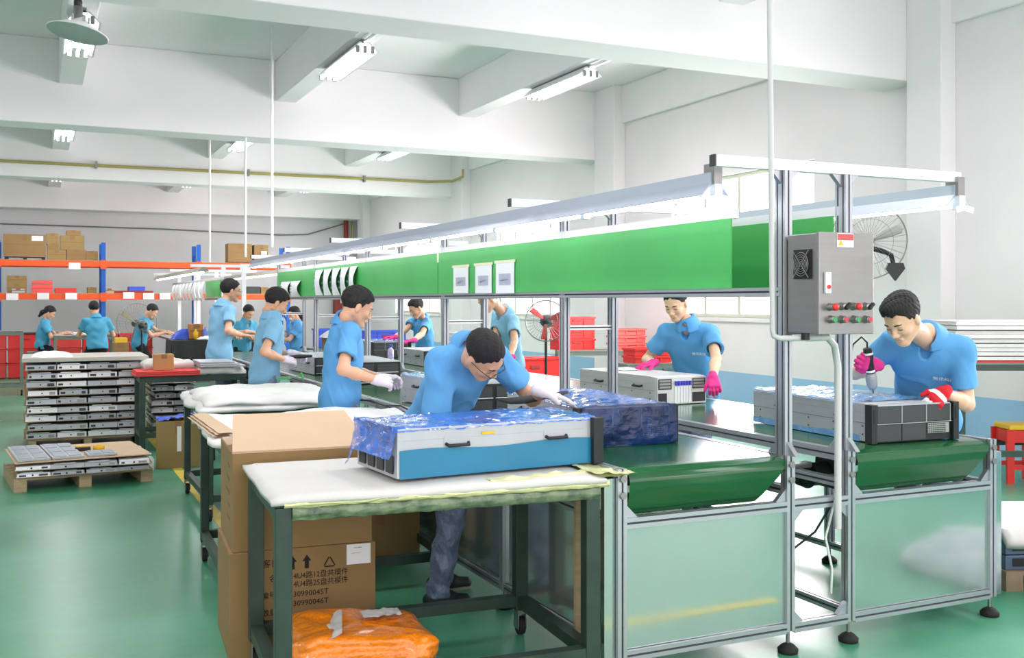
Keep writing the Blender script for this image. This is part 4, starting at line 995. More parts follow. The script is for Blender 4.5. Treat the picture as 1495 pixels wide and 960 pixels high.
# bending man behind the wrapped server
person('man in blue polo and glasses bending over the blue-wrapped servers, one hand flat',
    (1.86, 5.02, .92), (1.955, 4.65, 1.39), D(-72), at(705, 519, 4.9), D(-42), D(50),
    (HD(at(800, 574, 4.98), (.85, -.35, -.28), (.1, 0, 1), GLW, .12), HD(at(680, 660, 4.75), (.3, -.3, -.8), (.3, -.6, .3), GLW, .5, hint=(-.1, .3, -.6))),
    ((2.03, 5.3), (1.9, 5.0)), 1.74, SHIRT, PANTS, SKIN, 'crop', res=.006, hres=.0036, glasses=True, foot_yaw=D(-5), hem=-.18, sleeve=(.66, .97), hroll=D(34), seed=3, reach=(.03, 0), bulk=1.05)
# second man: standing in profile
person('man in blue polo standing in profile by the cloth table, nearest of the standing men',
    (1.86, 6.73, .95), (1.9, 6.73, 1.475), D(-4), at(521, 449, 6.86), D(-3), D(24),
    (HD(at(566, 553, 6.95), (.95, .1, -.2), (.2, .6, .7), GLW, .7), HD(at(557, 556, 6.72), (.96, .15, -.15), (.2, -.8, .6), GLW, .65)),
    ((1.9, 6.86), (1.8, 6.62)), 1.75, SHIRT, PANTS, SKIN, 'short', res=.006, hres=.0036, seed=1.3, sleeve=.66)
# third man
person('man in pale blue polo behind the cloth table, holding a black tool in white gloves',
    (1.86, 9.25, .95), (1.92, 9.22, 1.47), D(0), at(403, 443, 9.2), D(0), D(28),
    (HD(at(432, 517, 9.3), (.9, .0, -.3), (0, .5, .8), GLW, .6), HD(at(420, 525, 9.05), (.95, .2, -.1), (0, -.7, .7), GLW, .7)),
    ((1.95, 9.4), (1.8, 9.1)), 1.76, SHIRTL, PANTS, SKIN, 'short', res=.0075, hres=.0045, seed=4, sleeve=.64)
person('smiling man with glasses in teal polo, farthest man standing at the left of the line',
    (1.97, 12.45, 1.0), (2.02, 12.48, 1.57), D(20), at(337, 425, 12.25), D(5), D(5),
    (HD(at(364, 484, 12.4), (.8, .5, 0), (0, 0, 1), None, .4), HD(at(356, 489, 12.1), (.9, .3, -.1), (0, 0, 1), None, .4)),
    ((1.97, 12.55), (1.92, 12.35)), 1.84, SHIRTL, PANTS, SKIN, 'short', res=.009, hres=.0055, seed=6, glasses=True)
# man with the driver
person('man in bright blue polo with one red and one pink glove, driving a screw',
    (4.62, 4.3, .96), (4.3, 3.985, 1.425), D(-142), at(1318, 466, 5.22), D(-170), D(36),
    (HD(at(1373, 578, 5.22), (-.85, -.15, -.45), (-.1, -.8, .5), GLR, .85, glove2=WHT, hint=(1, .3, .1)), HD(at(1273, 531, 5.45), (-.62, -.1, .12), (-.45, -.7, -.1), GLP, 1.0, hint=(-.2, .8, -.6), thumb=1.)),
    ((4.62, 4.22), (4.72, 4.5)), 1.74, SHIRT, PANTS, SKIN2, 'quiff', res=.006, hres=.0034, logo=True, seed=2.2, hem=-.2, sleeve=.72, foot_yaw=D(-150), bulk=1.08)
person('man in blue polo with two pink gloves on the bare server on the right belt',
    (4.66, 6.6, .94), (4.45, 6.42, 1.44), D(-140), at(987, 443, 7.66), D(-150), D(30),
    (HD(at(1042, 556, 7.02), (-.3, -.6, -.6), (-.3, -.4, .8), GLP, .8, hint=(1, -.3, -.5)), HD(at(948, 531, 7.66), (-.95, -.1, -.15), (0, 0, 1), GLP, .25)),
    ((4.68, 6.5), (4.75, 6.75)), 1.74, SHIRT, PANTS, SKIN2, 'crop', res=.0065, hres=.004, logo=True, seed=5, foot_yaw=D(-150), sleeve=.66)
person('man in blue polo at the far right belt beside the violet bottle',
    (4.72, 12.85, .93), (4.62, 12.75, 1.42), D(-176), at(608, 450, 13.2), D(-172), D(30),
    (HD(at(600, 497, 12.7), (-.95, -.1, -.1), (0, 0, 1), GLP, .3), HD(at(572, 492, 13.1), (-1, 0, 0), (0, 0, 1), GLP, .3)),
    ((4.72, 12.7), (4.75, 13.0)), 1.7, SHIRT, PANTS, SKIN, 'short', res=.009, hres=.0055, seed=8)
person('man in blue polo behind the middle post of the right belt, head bowed',
    (4.74, 10.2, .95), (4.62, 10.1, 1.5), D(-176), at(712, 437, 10.9), D(-176), D(38),
    (HD(at(742, 522, 10.4), (-.9, -.2, -.1), (0, 0, 1), GLP, .3), HD(at(715, 520, 10.8), (-.9, 0, -.1), (0, 0, 1), GLP, .3)),
    ((4.74, 10.05), (4.78, 10.35)), 1.76, SHIRTL, PANTS, SKIN, 'short', res=.009, hres=.0055, seed=9)
# far people
person('seated woman with a ponytail working at the far left table', (.1, 20.4, .82), (.16, 20.38, 1.25), D(0), (.22, 20.36, 1.39), D(-10), D(30),
    (HD((.55, 20.4, 1.04), (1, 0, 0), curl=.3), HD((.5, 20.2, 1.02), (1, .1, 0), curl=.3)), ((.5, 20.5, .1), (.5, 20.3, .1)), 1.62, SHIRTT, PANTB, SKIN, 'long', res=.012, hres=.007, seated=True, seed=1)
person('seated worker seen from behind at the far left table', (.95, 18.8, .86), (.93, 18.9, 1.34), D(95), (.9, 18.97, 1.47), D(95), D(12),
    (HD((.72, 19.25, 1.03), (0, 1, 0), curl=.3), HD((1.1, 19.25, 1.03), (0, 1, 0), curl=.3)), ((.7, 19.2, .1), (1.0, 19.2, .1)), 1.72, SHIRTT, PANTB, SKIN, 'short', res=.012, hres=.007, seated=True, seed=2)
person('worker in teal shirt bending behind the pedestal fan at the far left', (1.75, 20.2, .85), (1.84, 20.1, 1.28), D(-15), (1.95, 20.05, 1.42), D(-15), D(35),
    (HD((2.3, 20.1, 1.02), (1, 0, -.2), curl=.4), HD((2.2, 19.9, 1.02), (1, .1, -.2), curl=.4)), ((1.75, 20.3), (1.75, 20.1)), 1.68, SHIRTT, PANTB, SKIN, 'short', res=.012, hres=.007, seed=3)
person('masked woman with a dark ponytail beyond the end of the line', (3.72, 15.95, .9), (3.7, 15.93, 1.28), D(185), (3.66, 15.93, 1.4), D(190), D(15),
    (HD((3.32, 15.9, 1.0), (-1, 0, -.1), curl=.4), HD((3.3, 16.05, 1.0), (-1, 0, -.1), curl=.4)), ((3.72, 15.9), (3.72, 16.1)), 1.52, SHIRT, PANTB, SKIN, 'long', res=.012, hres=.007, mask=True, seed=4)
person('dark-haired worker half hidden behind the tool-holding man', (3.0, 16.7, .9), (3.05, 16.6, 1.3), D(-60), (3.07, 16.55, 1.42), D(-60), D(30),
    (HD((3.1, 16.35, 1.05), (.3, -.8, 0), curl=.4), HD((2.85, 16.35, 1.05), (.3, -.9, 0), curl=.4)), ((3.0, 16.75), (2.95, 16.6)), 1.6, SHIRTT, PANTB, SKIN, 'short', res=.012, hres=.007, seed=5)
# power driver in the pink glove
dr = empty('power_driver', 'black electric driver with grey collar held in the pink glove', 'tool', (4.09, 4.16, 1.1))
a, c2 = at(1275, 574, 5.46), at(1266, 508, 5.42)
dv = (c2 - a).normalized(); L = (c2 - a).length
MB().lathe([(0, .02), (.018, .025), (.028, .045), (.03, .08), (.028, .11), (.0, .12)], a, dv, 20).build('nose_guard', mat('clear grey guard', (160, 165, 170), .3), dr, True)
MB().lathe([(.0, 0), (.004, 0), (.005, .03)], a, dv, 8).build('bit', STEEL, dr, True)
MB().lathe([(0, .09), (.021, .09), (.023, .13), (.022, L * .7), (.026, L * .8), (.022, L), (0, L)], a, dv, 20).build('grip', BLK, dr, True)
MB().lathe([(.0245, .0), (.0245, .012)], a + dv * .12, dv, 20).build('collar_ring', WHT, dr, True)
MB().lathe([(.0265, .0), (.0265, .012)], a + dv * L * .86, dv, 20).build('collar_ring', WHT, dr, True)
MB().tube([c2, c2 + Vector((0, 0, .03)), c2 + Vector((-.04, 0, .06)), c2 + Vector((-.08, .02, .02)), c2 + Vector((-.09, .03, -.05))], .005, 8).build('power_lead', BLK, dr, True)
p = at(437, 520, 9.12)
tag(MB().tube([p + Vector((-.1, 0, 0)), p, p + Vector((.12, .03, -.0))], [.012, .02, .012], 10).build('hand_tool', BLK), 'black hand tool held between the white gloves of the third man', 'tool')
p = at(572, 552, 6.85)
tag(MB().tube([p + Vector((-.05, 0, 0)), p, p + Vector((.05, .02, .01))], [.012, .022, .008], 10).build('small_part', SRV), 'small metal part held in the white gloves of the man in profile', 'part')
# ------------------------------------------------------------ papers on the sign boards
def paper(label, u0, u1, vt, vb, kind):
    x = XB - .038; y1 = onX(u0, vb, x).y; y0 = onX(u1, vb, x).y; z1 = onX((u0 + u1) / 2, vt, x).z; z0 = onX((u0 + u1) / 2, vb, x).z
    bow = .0 if kind == 'flat' else .05
    e = empty('paper_sheet', label, 'paper', (x, (y0 + y1) / 2, z0), 0, 'work sheets on the green boards')
    MB().grid(4, 10, lambda u, v: (x - .001 - bow * math.sin(v * PI) * (.3 + .7 * (1 - u)), y0 + (y1 - y0) * u, z0 + (z1 - z0) * v), 0).build('sheet', PAPER, e, True)
    if kind == 'flat':
        MB().box((x - .0035, y0 + .06, z0 + .06), (x - .0025, y1 - .06, z1 - .09)).build('printed_drawing', PRINT, e, True)
        MB().box((x - .004, y0 - .02, z1 - .012), (x - .001, y1 + .02, z1 + .008)).build('tape_strip', mat('cream tape', (236, 232, 196), .6), e, True)
        for k in range(3): MB().bar((x - .004, y0 + .1 + .04 * k, z0 + .1), (x - .004, y1 - .12 + .02 * k, z1 - .14), .001, .004).build('drawn_line', mat('grey line', (130, 134, 150), .8), e, True)
    else:
        for k in range(3): MB().box((x - .012 - bow * math.sin((.3 + .2 * k) * PI), y0 + (y1 - y0) * .55, z0 + (z1 - z0) * (.25 + .2 * k)), (x - .011 - bow * math.sin((.3 + .2 * k) * PI), y0 + (y1 - y0) * .7, z0 + (z1 - z0) * (.32 + .2 * k))).build('print', mat('grey line', (130, 134, 150), .8), e, True)
for i, (a, b_) in enumerate(((662, 684), (694, 718), (724, 751))): paper(('left', 'middle', 'right')[i] + ' one of the three taped drawings on the green board', a, b_, (388, 385, 381)[i], 428, 'flat')
for i in range(5): paper(('first', 'second', 'third', 'fourth', 'fifth')[i] + ' from the left of five curled sheets on the green board', 461 + i * 12.5, 472 + i * 12.5, 394 - i * 1.4, 431, 'curl')
for i in range(2): paper(('left', 'right')[i] + ' of two white sheets at the far end of the green board', 411 + i * 14, 425 + i * 14, 411 - i, 433, 'plain')

# ------------------------------------------------------------ tray stack and pallet
def tray(label, x, y, z, w, d, h, group, seed, n=4, card=True):
    r = random.Random(seed); e = empty('metal_tray_layer', label, 'metal parts', (x, y, z), R(r.uniform(-1, 1)), group)
    if card: MB().box((-.02, -.02, 0), (w + .02, d + .02, .006)).build('divider_board', CARDO, e)
    hx = w / n
    for i in range(n):
        g = .005
        b = MB(); a, c = i * hx + g, (i + 1) * hx - g
        off = r.uniform(-.03, .015); a += r.uniform(-.01, .01)
        b.box((a, off, .008), (c, off + .012, h * .62)); b.box((a, off + .0, h * .6), (c, d - .01, h * .66)); b.box((a - .006, off - .02, .0075), (c + .004, off + .02, .012))
        b.box((a, off + .01, .01), (a + .008, d - .01, h * .62)).box((c - .008, off + .01, .01), (c, d - .01, h * .62))
        if r.random() < .7: b.box((a + hx * .1, off - .006, h * .72), (a + hx * .75, off + .2, h * .8))
        m_ = SRV if r.random() < .6 else ALUW
        q = b.build('bracket', m_, e)
        if r.random() < .6: MB().box((a + .015, off - .002, h * .2), (a + .035 + .05 * r.random(), off + .001, h * .45)).build('hole', DARK, q)
        if r.random() < .6: MB().box((c - .06 - .04 * r.random(), off - .002, h * .15), (c - .02, off + .001, h * .5)).build('hole', DARK2 if r.random() < .5 else STEEL, q)
        MB().cyl((a + hx * .45, off - .003, h * .35), (a + hx * .45, off + .0, h * .35), .008, 8).build('hole', DARK, q)
    return e
n = 9; dz = .105
ordn = ('lowest', 'second', 'third', 'fourth', 'fifth', 'sixth', 'seventh', 'eighth', 'topmost')
MB
ps = empty('pallet', 'wooden pallet under the tall stack of metal trays', 'pallet', (-.1, 12.2, 0))
for k in range(5): MB().box((0, .02 + k * .22, .085), (1.25, .16 + k * .22, .105)).build('board', WOOD, ps)
for k in range(3): MB().box((.02 + k * .56, .02, 0), (.1 + k * .56, 1.05, .085)).build('beam', WOOD, ps)
for i in range(n): tray(ordn[i] + ' layer of grey metal brackets in the tall stack on the left', -.1 + .01 * (i % 2), 12.2, .107 + i * .093, 1.22, 1.0, .09, 'layers of the tall tray stack', i)
tag(MB().rbox((-.14, 12.15, .107 + n * .093 + .001), (1.15, 13.2, .107 + n * .093 + .045), .004).build('cover_board', mat('cover grey board', (190, 188, 178), .8)), 'pale grey board covering the tall tray stack', 'board')
zt = .107 + n * .093 + .047
tag(MB().grid(16, 10, lambda u, v: (-.05 + .42 * u, 12.25 + .4 * v, zt + .06 * math.sin(PI * u) ** .4 * math.sin(PI * v) ** .4 + .01 * nz(u * 5, v * 5, 3)), .0).build('plastic_bag', WHT), 'flat white plastic sack on top of the tall tray stack', 'bag')
ps2 = empty('pallet', 'wooden pallet of the second tray stack behind the red mat table', 'pallet', (1.25, 12.75, 0))
for k in range(5): MB().box((0, .02 + k * .16, .085), (.55, .12 + k * .16, .105)).build('board', WOOD, ps2)
for k in range(3): MB().box((.0 + k * .23, .02, 0), (.08 + k * .23, .8, .085)).build('beam', WOOD, ps2)
for i in range(8): tray(ordn[i] + ' layer of the tray stack half hidden behind the red mat table', 1.25 + .02 * math.sin(i * 2), 12.75, .107 + i * .086, .5, .8, .085, 'layers of the second tray stack', 40 + i, 2)
# front pallet with flat panels
fp = empty('pallet', 'low wooden pallet on the floor at the left carrying flat grey panels', 'pallet', (-.17, 9.5, 0), R(6))
W_, D_ = 1.12, .98
for k in range(6): MB().box((0, k * .17, .095), (W_, .12 + k * .17, .115)).build('deck_board', WOOD, fp)
for k in range(3): MB().box((k * .51, 0, .0), (k * .51 + .1, D_, .095)).build('beam', WOOD, fp)
for i in range(2): tray(('lower', 'upper')[i] + ' layer of metal parts on the low front pallet', -.15, 9.52, .117 + .058 * i, 1.06, .92, .056, 'layers on the front pallet', 70 + i)
tag(MB().rbox((0, 0, 0), (1.1, .98, .01), .003).build('cardboard_sheet', CARDL), 'brown cardboard sheet on the low front pallet', 'board').location = (-.16, 9.5, .236)
COL.objects['cardboard_sheet.003' if 'cardboard_sheet.003' in COL.objects else 'cardboard_sheet'].rotation_euler = (0, 0, R(6))
def fpanel(lx, ly, w, d, z, label):
    e = empty('flat_panel', label, 'metal panel', (0, 0, 0), 0, 'grey panels on the front pallet')
    M = Matrix.Translation((-.16, 9.5, 0)) @ Matrix.Rotation(R(6), 4, 'Z') @ Matrix.Translation((lx, ly, z)); e.matrix_world = M; e.location = M.translation; e.rotation_euler = (0, 0, R(6))
    MB().rbox((0, 0, 0), (w, d, .02), .003).build('panel_body', SRV, e)
    for i in range(2): MB().rbox((.02 + i * (w / 2 - .01), .02, .02), (w / 2 - .01 + i * (w / 2 - .01), d - .02, .026), .003).build('pressed_field', mat('panel grey blue', (160, 168, 178), .4, .4), e)
for i in range(2):
    for j in range(3): fpanel(.02 + i * .27, .03 + j * .31, .255, .29, .249, ('front', 'middle', 'rear')[j] + ' grey panel of the ' + ('left', 'right')[i] + ' column on the low pallet')
fpanel(.58, .04, .24, .26, .249, 'single grey panel on the bare cardboard of the low pallet')
tp = empty('tape_roll', 'yellow and black tape roll with tool on the cardboard of the low pallet', 'tape', at(648 / 3 if False else 145, 648, 9.6) * 1)
tp.location = (.42, 10.05, .248)
MB().lathe([(.03, 0), (.05, 0), (.05, .04), (.03, .04), (.03, 0)], (.1, 0, 0), n=20).build('roll', YEL, tp)
MB().rbox((-.1, -.04, 0), (.03, .04, .035), .008).build('tool_body', BLK, tp)
MB().box((-.09, -.02, .035), (.02, .02, .042)).build('yellow_top', YEL, tp)

# ------------------------------------------------------------ pallet rack at the far wall
YR = 27.0
rk = empty('pallet_rack', 'blue and orange pallet rack along the far wall', 'rack', (1.5, YR + .4, 0))
for x in (-.82, 1.5, 3.76, 6.05):
    for y in (YR, YR + .85):
        MB().box((x - .05, y - .03, 0), (x + .05, y + .03, 3.05)).build('upright', RBLU, rk, True)
    for k in range(4): MB().bar((x, YR, .3 + k * .7), (x, YR + .85, .7 + k * .7), .03).build('brace', RBLU, rk, True)
xs = (-.82, 1.5, 3.76, 6.05)
for i in range(3):
    for z in (2.52, 1.72):
        for y in (YR - .04, YR + .87): MB().box((xs[i] + .05, y - .02, z - .07), (xs[i + 1] - .05, y + .03, z + .07)).build('beam', RORG, rk, True)
        MB().box((xs[i] + .05, YR, z + .07), (xs[i + 1] - .05, YR + .85, z + .085)).build('shelf_deck', WOOD, rk, True)
        for x in ((xs[i], xs[i + 1]) if i == 2 else (xs[i],)): MB().box((x - .07, YR - .075, z - .12), (x + .07, YR - .06, z + .1)).build('beam_connector', RORG, rk, True)
for u, v in ((109, 388), (18, 433), (63, 432), (104, 432), (188, 431), (217, 432), (241, 432), (358, 390)):
    c = onY(u, v, YR - .08); tag(MB().box((c.x - .13, YR - .085, c.z - .08), (c.x + .13, YR - .078, c.z + .08)).build('shelf_card', PAPER), 'white card on the %s rack beam, %s' % (('upper', 'lower')[v > 400], {109: 'above the seated worker seen from behind', 18: 'leftmost of its row', 63: 'second from the left', 104: 'third from the left', 188: 'just right of the second blue upright', 217: 'right of the first card past the upright', 241: 'nearest the hanging white sheets', 358: 'below the two boxes at right'}[u]), 'card')
def rbox(u0, v0, u1, v1, label, m=CARD, y=None, d=.45, zb=None, name='cardboard_box', cat='box', tape=True, group='boxes on the far rack'):
    y = y or YR + .05; a, b_ = onY(u0, v0, y), onY(u1, v1, y); z0 = zb if zb is not None else b_.z; w, h = b_.x - a.x, a.z - z0
    e = empty(name, label, cat, ((a.x + b_.x) / 2, y, z0), 0, group)
    MB().rbox((-w / 2, 0, 0), (w / 2, d, h), min(.01, h * .1)).build('box_body', m, e)
    if tape: MB().box((-w / 2 + .002, -.002, h * .5), (w / 2 - .002, 0, h * .5 + .02)).build('seam', TAPE, e); MB().box((-.05, -.003, h * .7), (.05, 0, h)).build('tape', TAPE, e)
    return e
z1, z2 = 2.606, 1.806
e = rbox(5, 341, 67, 375, 'large cardboard box with a white label at the left end of the top shelf', zb=z1 + .09, d=.7)
MB().box((.15, -.004, .36), (.4, -.003, .48)).build('label', PAPER, e)
pp = empty('pallet', 'dark small pallet under the large box on the top shelf', 'pallet', (onY(5, 378, YR + .05).x, YR + .05, z1))
for k in range(3): MB().box((.02 + k * .4, 0, 0), (.1 + k * .4, .7, .07)).build('block', BLK, pp)
MB().box((0, 0, .07), (.9, .7, .088)).build('board', WOOD, pp)
rbox(69, 364, 96, 378, 'low square box right of the large one on the top shelf', zb=z1, m=CARDO)
rbox(69, 355, 86, 364, 'small box lying on the low square box on the top shelf', zb=z1 + .232, m=CARD)
rbox(68, 340, 86, 354, 'thin stacked box behind the large one on the top shelf', zb=z1 + .382, m=CARDO)
rbox(97, 364, 125, 379, 'square box under the big square box on the top shelf', zb=z1, m=CARD)
rbox(88, 343, 123, 364, 'big square box set on two boxes on the top shelf', zb=z1 + .252, m=CARDO)
rbox(97, 336, 118, 342, 'flat box on the very top of the shelf boxes', zb=z1 + .252 + .352, m=CARDO)
rbox(125, 366, 143, 379, 'small box beside the blue upright on the top shelf', zb=z1, m=CARD)
e = rbox(333, 355, 368, 380, 'open cardboard box on the right part of the top shelf', zb=z1 + .02)
e = rbox(371, 357, 392, 377, 'smaller labelled box right of the open box', zb=z1 + .02); MB().box((-.0, -.004, .2), (.14, -.003, .3)).build('label', PAPER, e)
rbox(10, 402, 39, 414, 'upper of two olive boxes on the lower shelf', zb=z2 + .2, m=CARDO)
rbox(10, 414, 39, 426, 'lower of two olive boxes on the lower shelf', zb=z2, m=CARDO)
rbox(17, 421, 36, 427, 'flat pale box before the olive boxes', zb=z2, y=YR - .02, m=SRV, d=.05)
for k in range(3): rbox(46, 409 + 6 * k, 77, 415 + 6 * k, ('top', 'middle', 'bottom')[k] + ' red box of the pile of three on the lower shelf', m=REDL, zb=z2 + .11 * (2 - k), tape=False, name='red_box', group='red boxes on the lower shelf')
rbox(80, 420, 112, 427, 'flat red bundle on the lower shelf', m=REDM, zb=z2, tape=False, name='red_box')
rbox(128, 419, 141, 427, 'small olive box by the second blue upright', m=CARDO, zb=z2)
rbox(153, 421, 167, 427, 'small crumpled box just right of the second blue upright', m=CARDL, zb=z2)
rbox(166, 424, 224, 427, 'flat dark red tray on the lower shelf', m=PIPER, zb=z2, tape=False, name='tray')
rbox(188, 418, 212, 423, 'blue flat box on the dark red tray', m=BLU, zb=z2 + .06, tape=False, name='blue_box')
rbox(360, 418, 380, 427, 'row of dark and pale tins on the right part of the lower shelf', m=DARK2, zb=z2, tape=False, name='tin_row', cat='tins')
rbox(381, 419, 392, 427, 'olive box beside the tins', m=CARDO, zb=z2)
# red bins and benches at the far left
def crate(label, x, y, z, w, d, h, m=REDP, group='red crates'):
    e = empty('red_crate', label, 'crate', (x, y, z), 0, group)
    t = .02; b = MB().box((0, 0, 0), (w, d, .02)).box((0, 0, .02), (w, t, h)).box((0, d - t, .02), (w, d, h)).box((0, t, .02), (t, d - t, h)).box((w - t, t, .02), (w, d - t, h))
    b.build('crate_body', m, e); MB().box((-.015, -.015, h - .03), (w + .015, .0, h)).box((-.015, d, h - .03), (w + .015, d + .015, h)).box((-.015, 0, h - .03), (0, d, h)).box((w, 0, h - .03), (w + .015, d, h)).build('rim', m, e)
    for k in range(2): MB().box((w * (.3 + .4 * k) - .01, -.01, .02), (w * (.3 + .4 * k) + .01, 0, h - .03)).build('rib', m, e)
    MB().box((w / 2 - .07, -.012, h * .6), (w / 2 + .07, -.002, h * .72)).build('handle_slot', PIPER, e)
    return e
nmx = ('far left', 'second', 'third', 'fourth', 'rightmost')
for i in range(5):
    for k in range(3): crate('%s red crate of the %s column below the rack' % (('bottom', 'middle', 'top')[k], nmx[i]), -1.25 + i * .72, 23.6, .02 + .3 * k, .68, .5, .29, REDP if i % 2 else REDM)
tag(MB().box((-1.2, 23.55, .925), (.5, 24.1, .95)).build('dark_board', DARK2), 'dark board lying over the far left red crates', 'board')
tw = table('far left work table with grey steel legs for the seated woman', .28, 19.6, 0, 1.0, .75, 1.0, m=TABG, t=.05, wheels=False)
tag(MB().rbox((.6, 19.8, 1.001), (.95, 20.05, 1.05), .01).build('paper_pile', PAPER), 'pile of white papers on the far left work table', 'papers')
def stool(label, x, y, h, m=TABG, group='far stools'):
    e = empty('stool', label, 'stool', (x, y, 0), 0, group)
    MB().rbox((-.2, -.15, h - .03), (.2, .15, h), .008).build('seat', m, e)
    for a in (-1, 1):
        for c in (-1, 1): MB().bar((a * .17, c * .12, h - .03), (a * .18, c * .14, 0), .025).build('leg', m, e)
    return e
stool('pale bench stool under the seated woman', .05, 20.35, .7); stool('pale bench stool under the worker seen from behind', 1.0, 18.72, .72)
tr = table('bare grey steel trolley at the left edge beyond the tray stack', -.95, 19.3, 0, .75, .5, 1.1, m=TABG, t=.05)
rbox(165, 500, 188, 518, 'cardboard box with a white sheet behind the tray stack', y=15.2, zb=.78, d=.3, m=CARD)
tb = table('grey bench behind the tray stack carrying a cardboard box', -.0 + .75, 15.05, 0, .8, .6, .78, m=TABG, t=.05, wheels=False)
rbox(168, 493, 186, 499, 'yellow and violet carton on the cardboard box', y=15.25, m=YEL, zb=1.02, d=.15, tape=False, name='small_carton')
# black bench + clutter
bk = empty('draped_bench', 'long bench hung with black cloth in the middle distance', 'bench', (2.5, 17.0, 0))
MB().grid(30, 10, lambda u, v: (1.95 + 1.35 * u, 16.95 - .05 * v + .03 * math.sin(u * 25) * (v), .98 - .42 * v + .0 * u), 0).build('cloth_front', BLKC, bk, True)
MB().grid(20, 10, lambda u, v: (1.95 + 1.35 * u, 16.95 + .8 * v, .982 + .008 * nz(u * 5, v * 4, 1)), 0).build('cloth_top', BLKC, bk, True)
MB().grid(10, 10, lambda u, v: (1.95 - .02 * v, 16.95 + .8 * u, .98 - .42 * v), 0).build('cloth_side', BLKC, bk, True)
MB().box((1.98, 16.98, .3), (3.28, 17.72, .975)).build('bench_body', TABG, bk, True)
for x in (2.0, 3.22): MB().box((x, 17.0, 0), (x + .05, 17.05, .3)).box((x, 17.6, 0), (x + .05, 17.65, .3)).build('leg', TABG, bk, True)
cl = [(2.05, 'blue plastic bag', BLU, .3, .16), (2.35, 'yellow topped bottle', YEL, .07, .16), (2.5, 'blue and white bottle', mat('blue white', (120, 140, 220), .4), .07, .2), (2.62, 'clear white bottle', WHT, .07, .18)]
for x, nme, m_, w_, h_ in cl:
    if w_ > .2: tag(MB().grid(14, 12, lambda u, v, x=x: (x - .05 + w_ * 1.6 * u, 17.35 + .3 * v, .99 + h_ * (math.sin(PI * u) * math.sin(PI * v)) ** .5 + .02 * nz(u * 6, v * 6, 2))).build('plastic_bag', m_), nme + ' on the black draped bench', 'bag')
    else: tag(MB().lathe([(0, 0), (.04, 0), (.042, h_ * .7), (.015, h_ * .85), (.015, h_), (0, h_)], (x, 17.2, .99), n=12).build('bottle', m_), nme + ' on the black draped bench', 'bottle')
rbox(277, 473, 297, 488, 'orange brown carton on the black draped bench', y=17.25, m=mat('orange carton', (196, 130, 70), .8), zb=.992, d=.25)
tag(MB().grid(14, 8, lambda u, v: (2.35 + .45 * u, 17.0 + .2 * v, .993 + .05 * math.sin(PI * u) ** .5 * math.sin(PI * v) ** .5 + .02 * nz(u * 7, v * 7, 2))).build('white_gloves', WHT), 'heap of white work gloves on the black draped bench', 'gloves')
# second assembly line far away
l2 = empty('assembly_line', 'second smaller aluminium work line with lamps beyond the black bench', 'conveyor', (3.3, 18, 0))
def Q2(nm, b, m): return b.build(nm, m, l2, True)
for y in (18.2, 21.2, 24.2):
    for x in (2.95, 3.3): Q2('post', MB().bar((x, y, 0), (x, y, 2.2), .07), ALUW)
    Q2('crossbar', MB().bar((2.4, y, 2.22), (4.1, y, 2.22), .05), ALUW)
Q2('tabletop', MB().box((2.3, 18.2, .86), (4.0, 25, .9)), STEEL)
for z in (1.65, 2.0): Q2('sign_rail', MB().bar((2.92, 17.8, z), (2.92, 25, z), .05), STEEL)
Q2('sign_board', MB().box((2.9, 18.2, 1.68), (2.91, 19.9, 1.98)), SIGN)
for x in (2.55, 4.0):
    Q2('lamp_reflector', MB().prism([(-.09, -.01), (-.03, .06), (.03, .06), (.09, -.01)], (x, 25, 2.12), (1, 0, 0), (0, 0, 1), 7.3), mat('olive grey reflector', (150, 150, 132), .5))
    for k in range(5): Q2('tube', MB().cyl((x, 17.8 + 1.45 * k, 2.1), (x, 19.15 + 1.45 * k, 2.1), .02, 8), LTUBE)
for k in range(9): tag(MB().grid(3, 6, lambda u, v, k=k: (2.86 - .05 * math.sin(PI * v), 19.7 + k * .55 + .4 * u, 1.62 + .36 * v)).build('paper_sheet', PAPER), ('first', 'second', 'third', 'fourth', 'fifth', 'sixth', 'seventh', 'eighth', 'ninth')[8 - k] + ' white sheet from the left in the row hanging on the far line', 'paper', 'sheets on the far line')
# extra items between the line and right wall
rt = table('grey table by the right wall carrying pale red crates', 7.1, 13.6, R(-24), 1.9, .7, .86, m=TABG, t=.05, wheels=False, zl=.25)
for k in range(3): crate(('bottom', 'middle', 'top')[k] + ' crate of the tall red pile on the wall table', 7.2, 13.75, .862 + .17 * k, .62, .3, .165, REDP, 'crates on the wall table')
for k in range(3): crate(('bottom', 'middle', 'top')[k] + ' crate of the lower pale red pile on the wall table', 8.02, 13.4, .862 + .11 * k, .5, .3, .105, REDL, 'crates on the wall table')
for k in range(2): crate(('bottom', 'top')[k] + ' big red crate on the floor in front of the wall table', 6.1, 13.2, .0 + .4 * k, .85, .4, .39, REDP, 'crates on the wall table')
t6 = table('low side table behind the pink-gloved man carrying red crates', 6.85, 11.2, 0, .9, .5, .8, m=TABG, t=.05, wheels=False)
for k in range(2): crate(('lower', 'upper')[k] + ' red crate left of the pink-gloved man', 7.0, 11.25, .802 + .1 * k, .55, .3, .095, (REDP, REDP)[k], 'crates by the pink-gloved man')
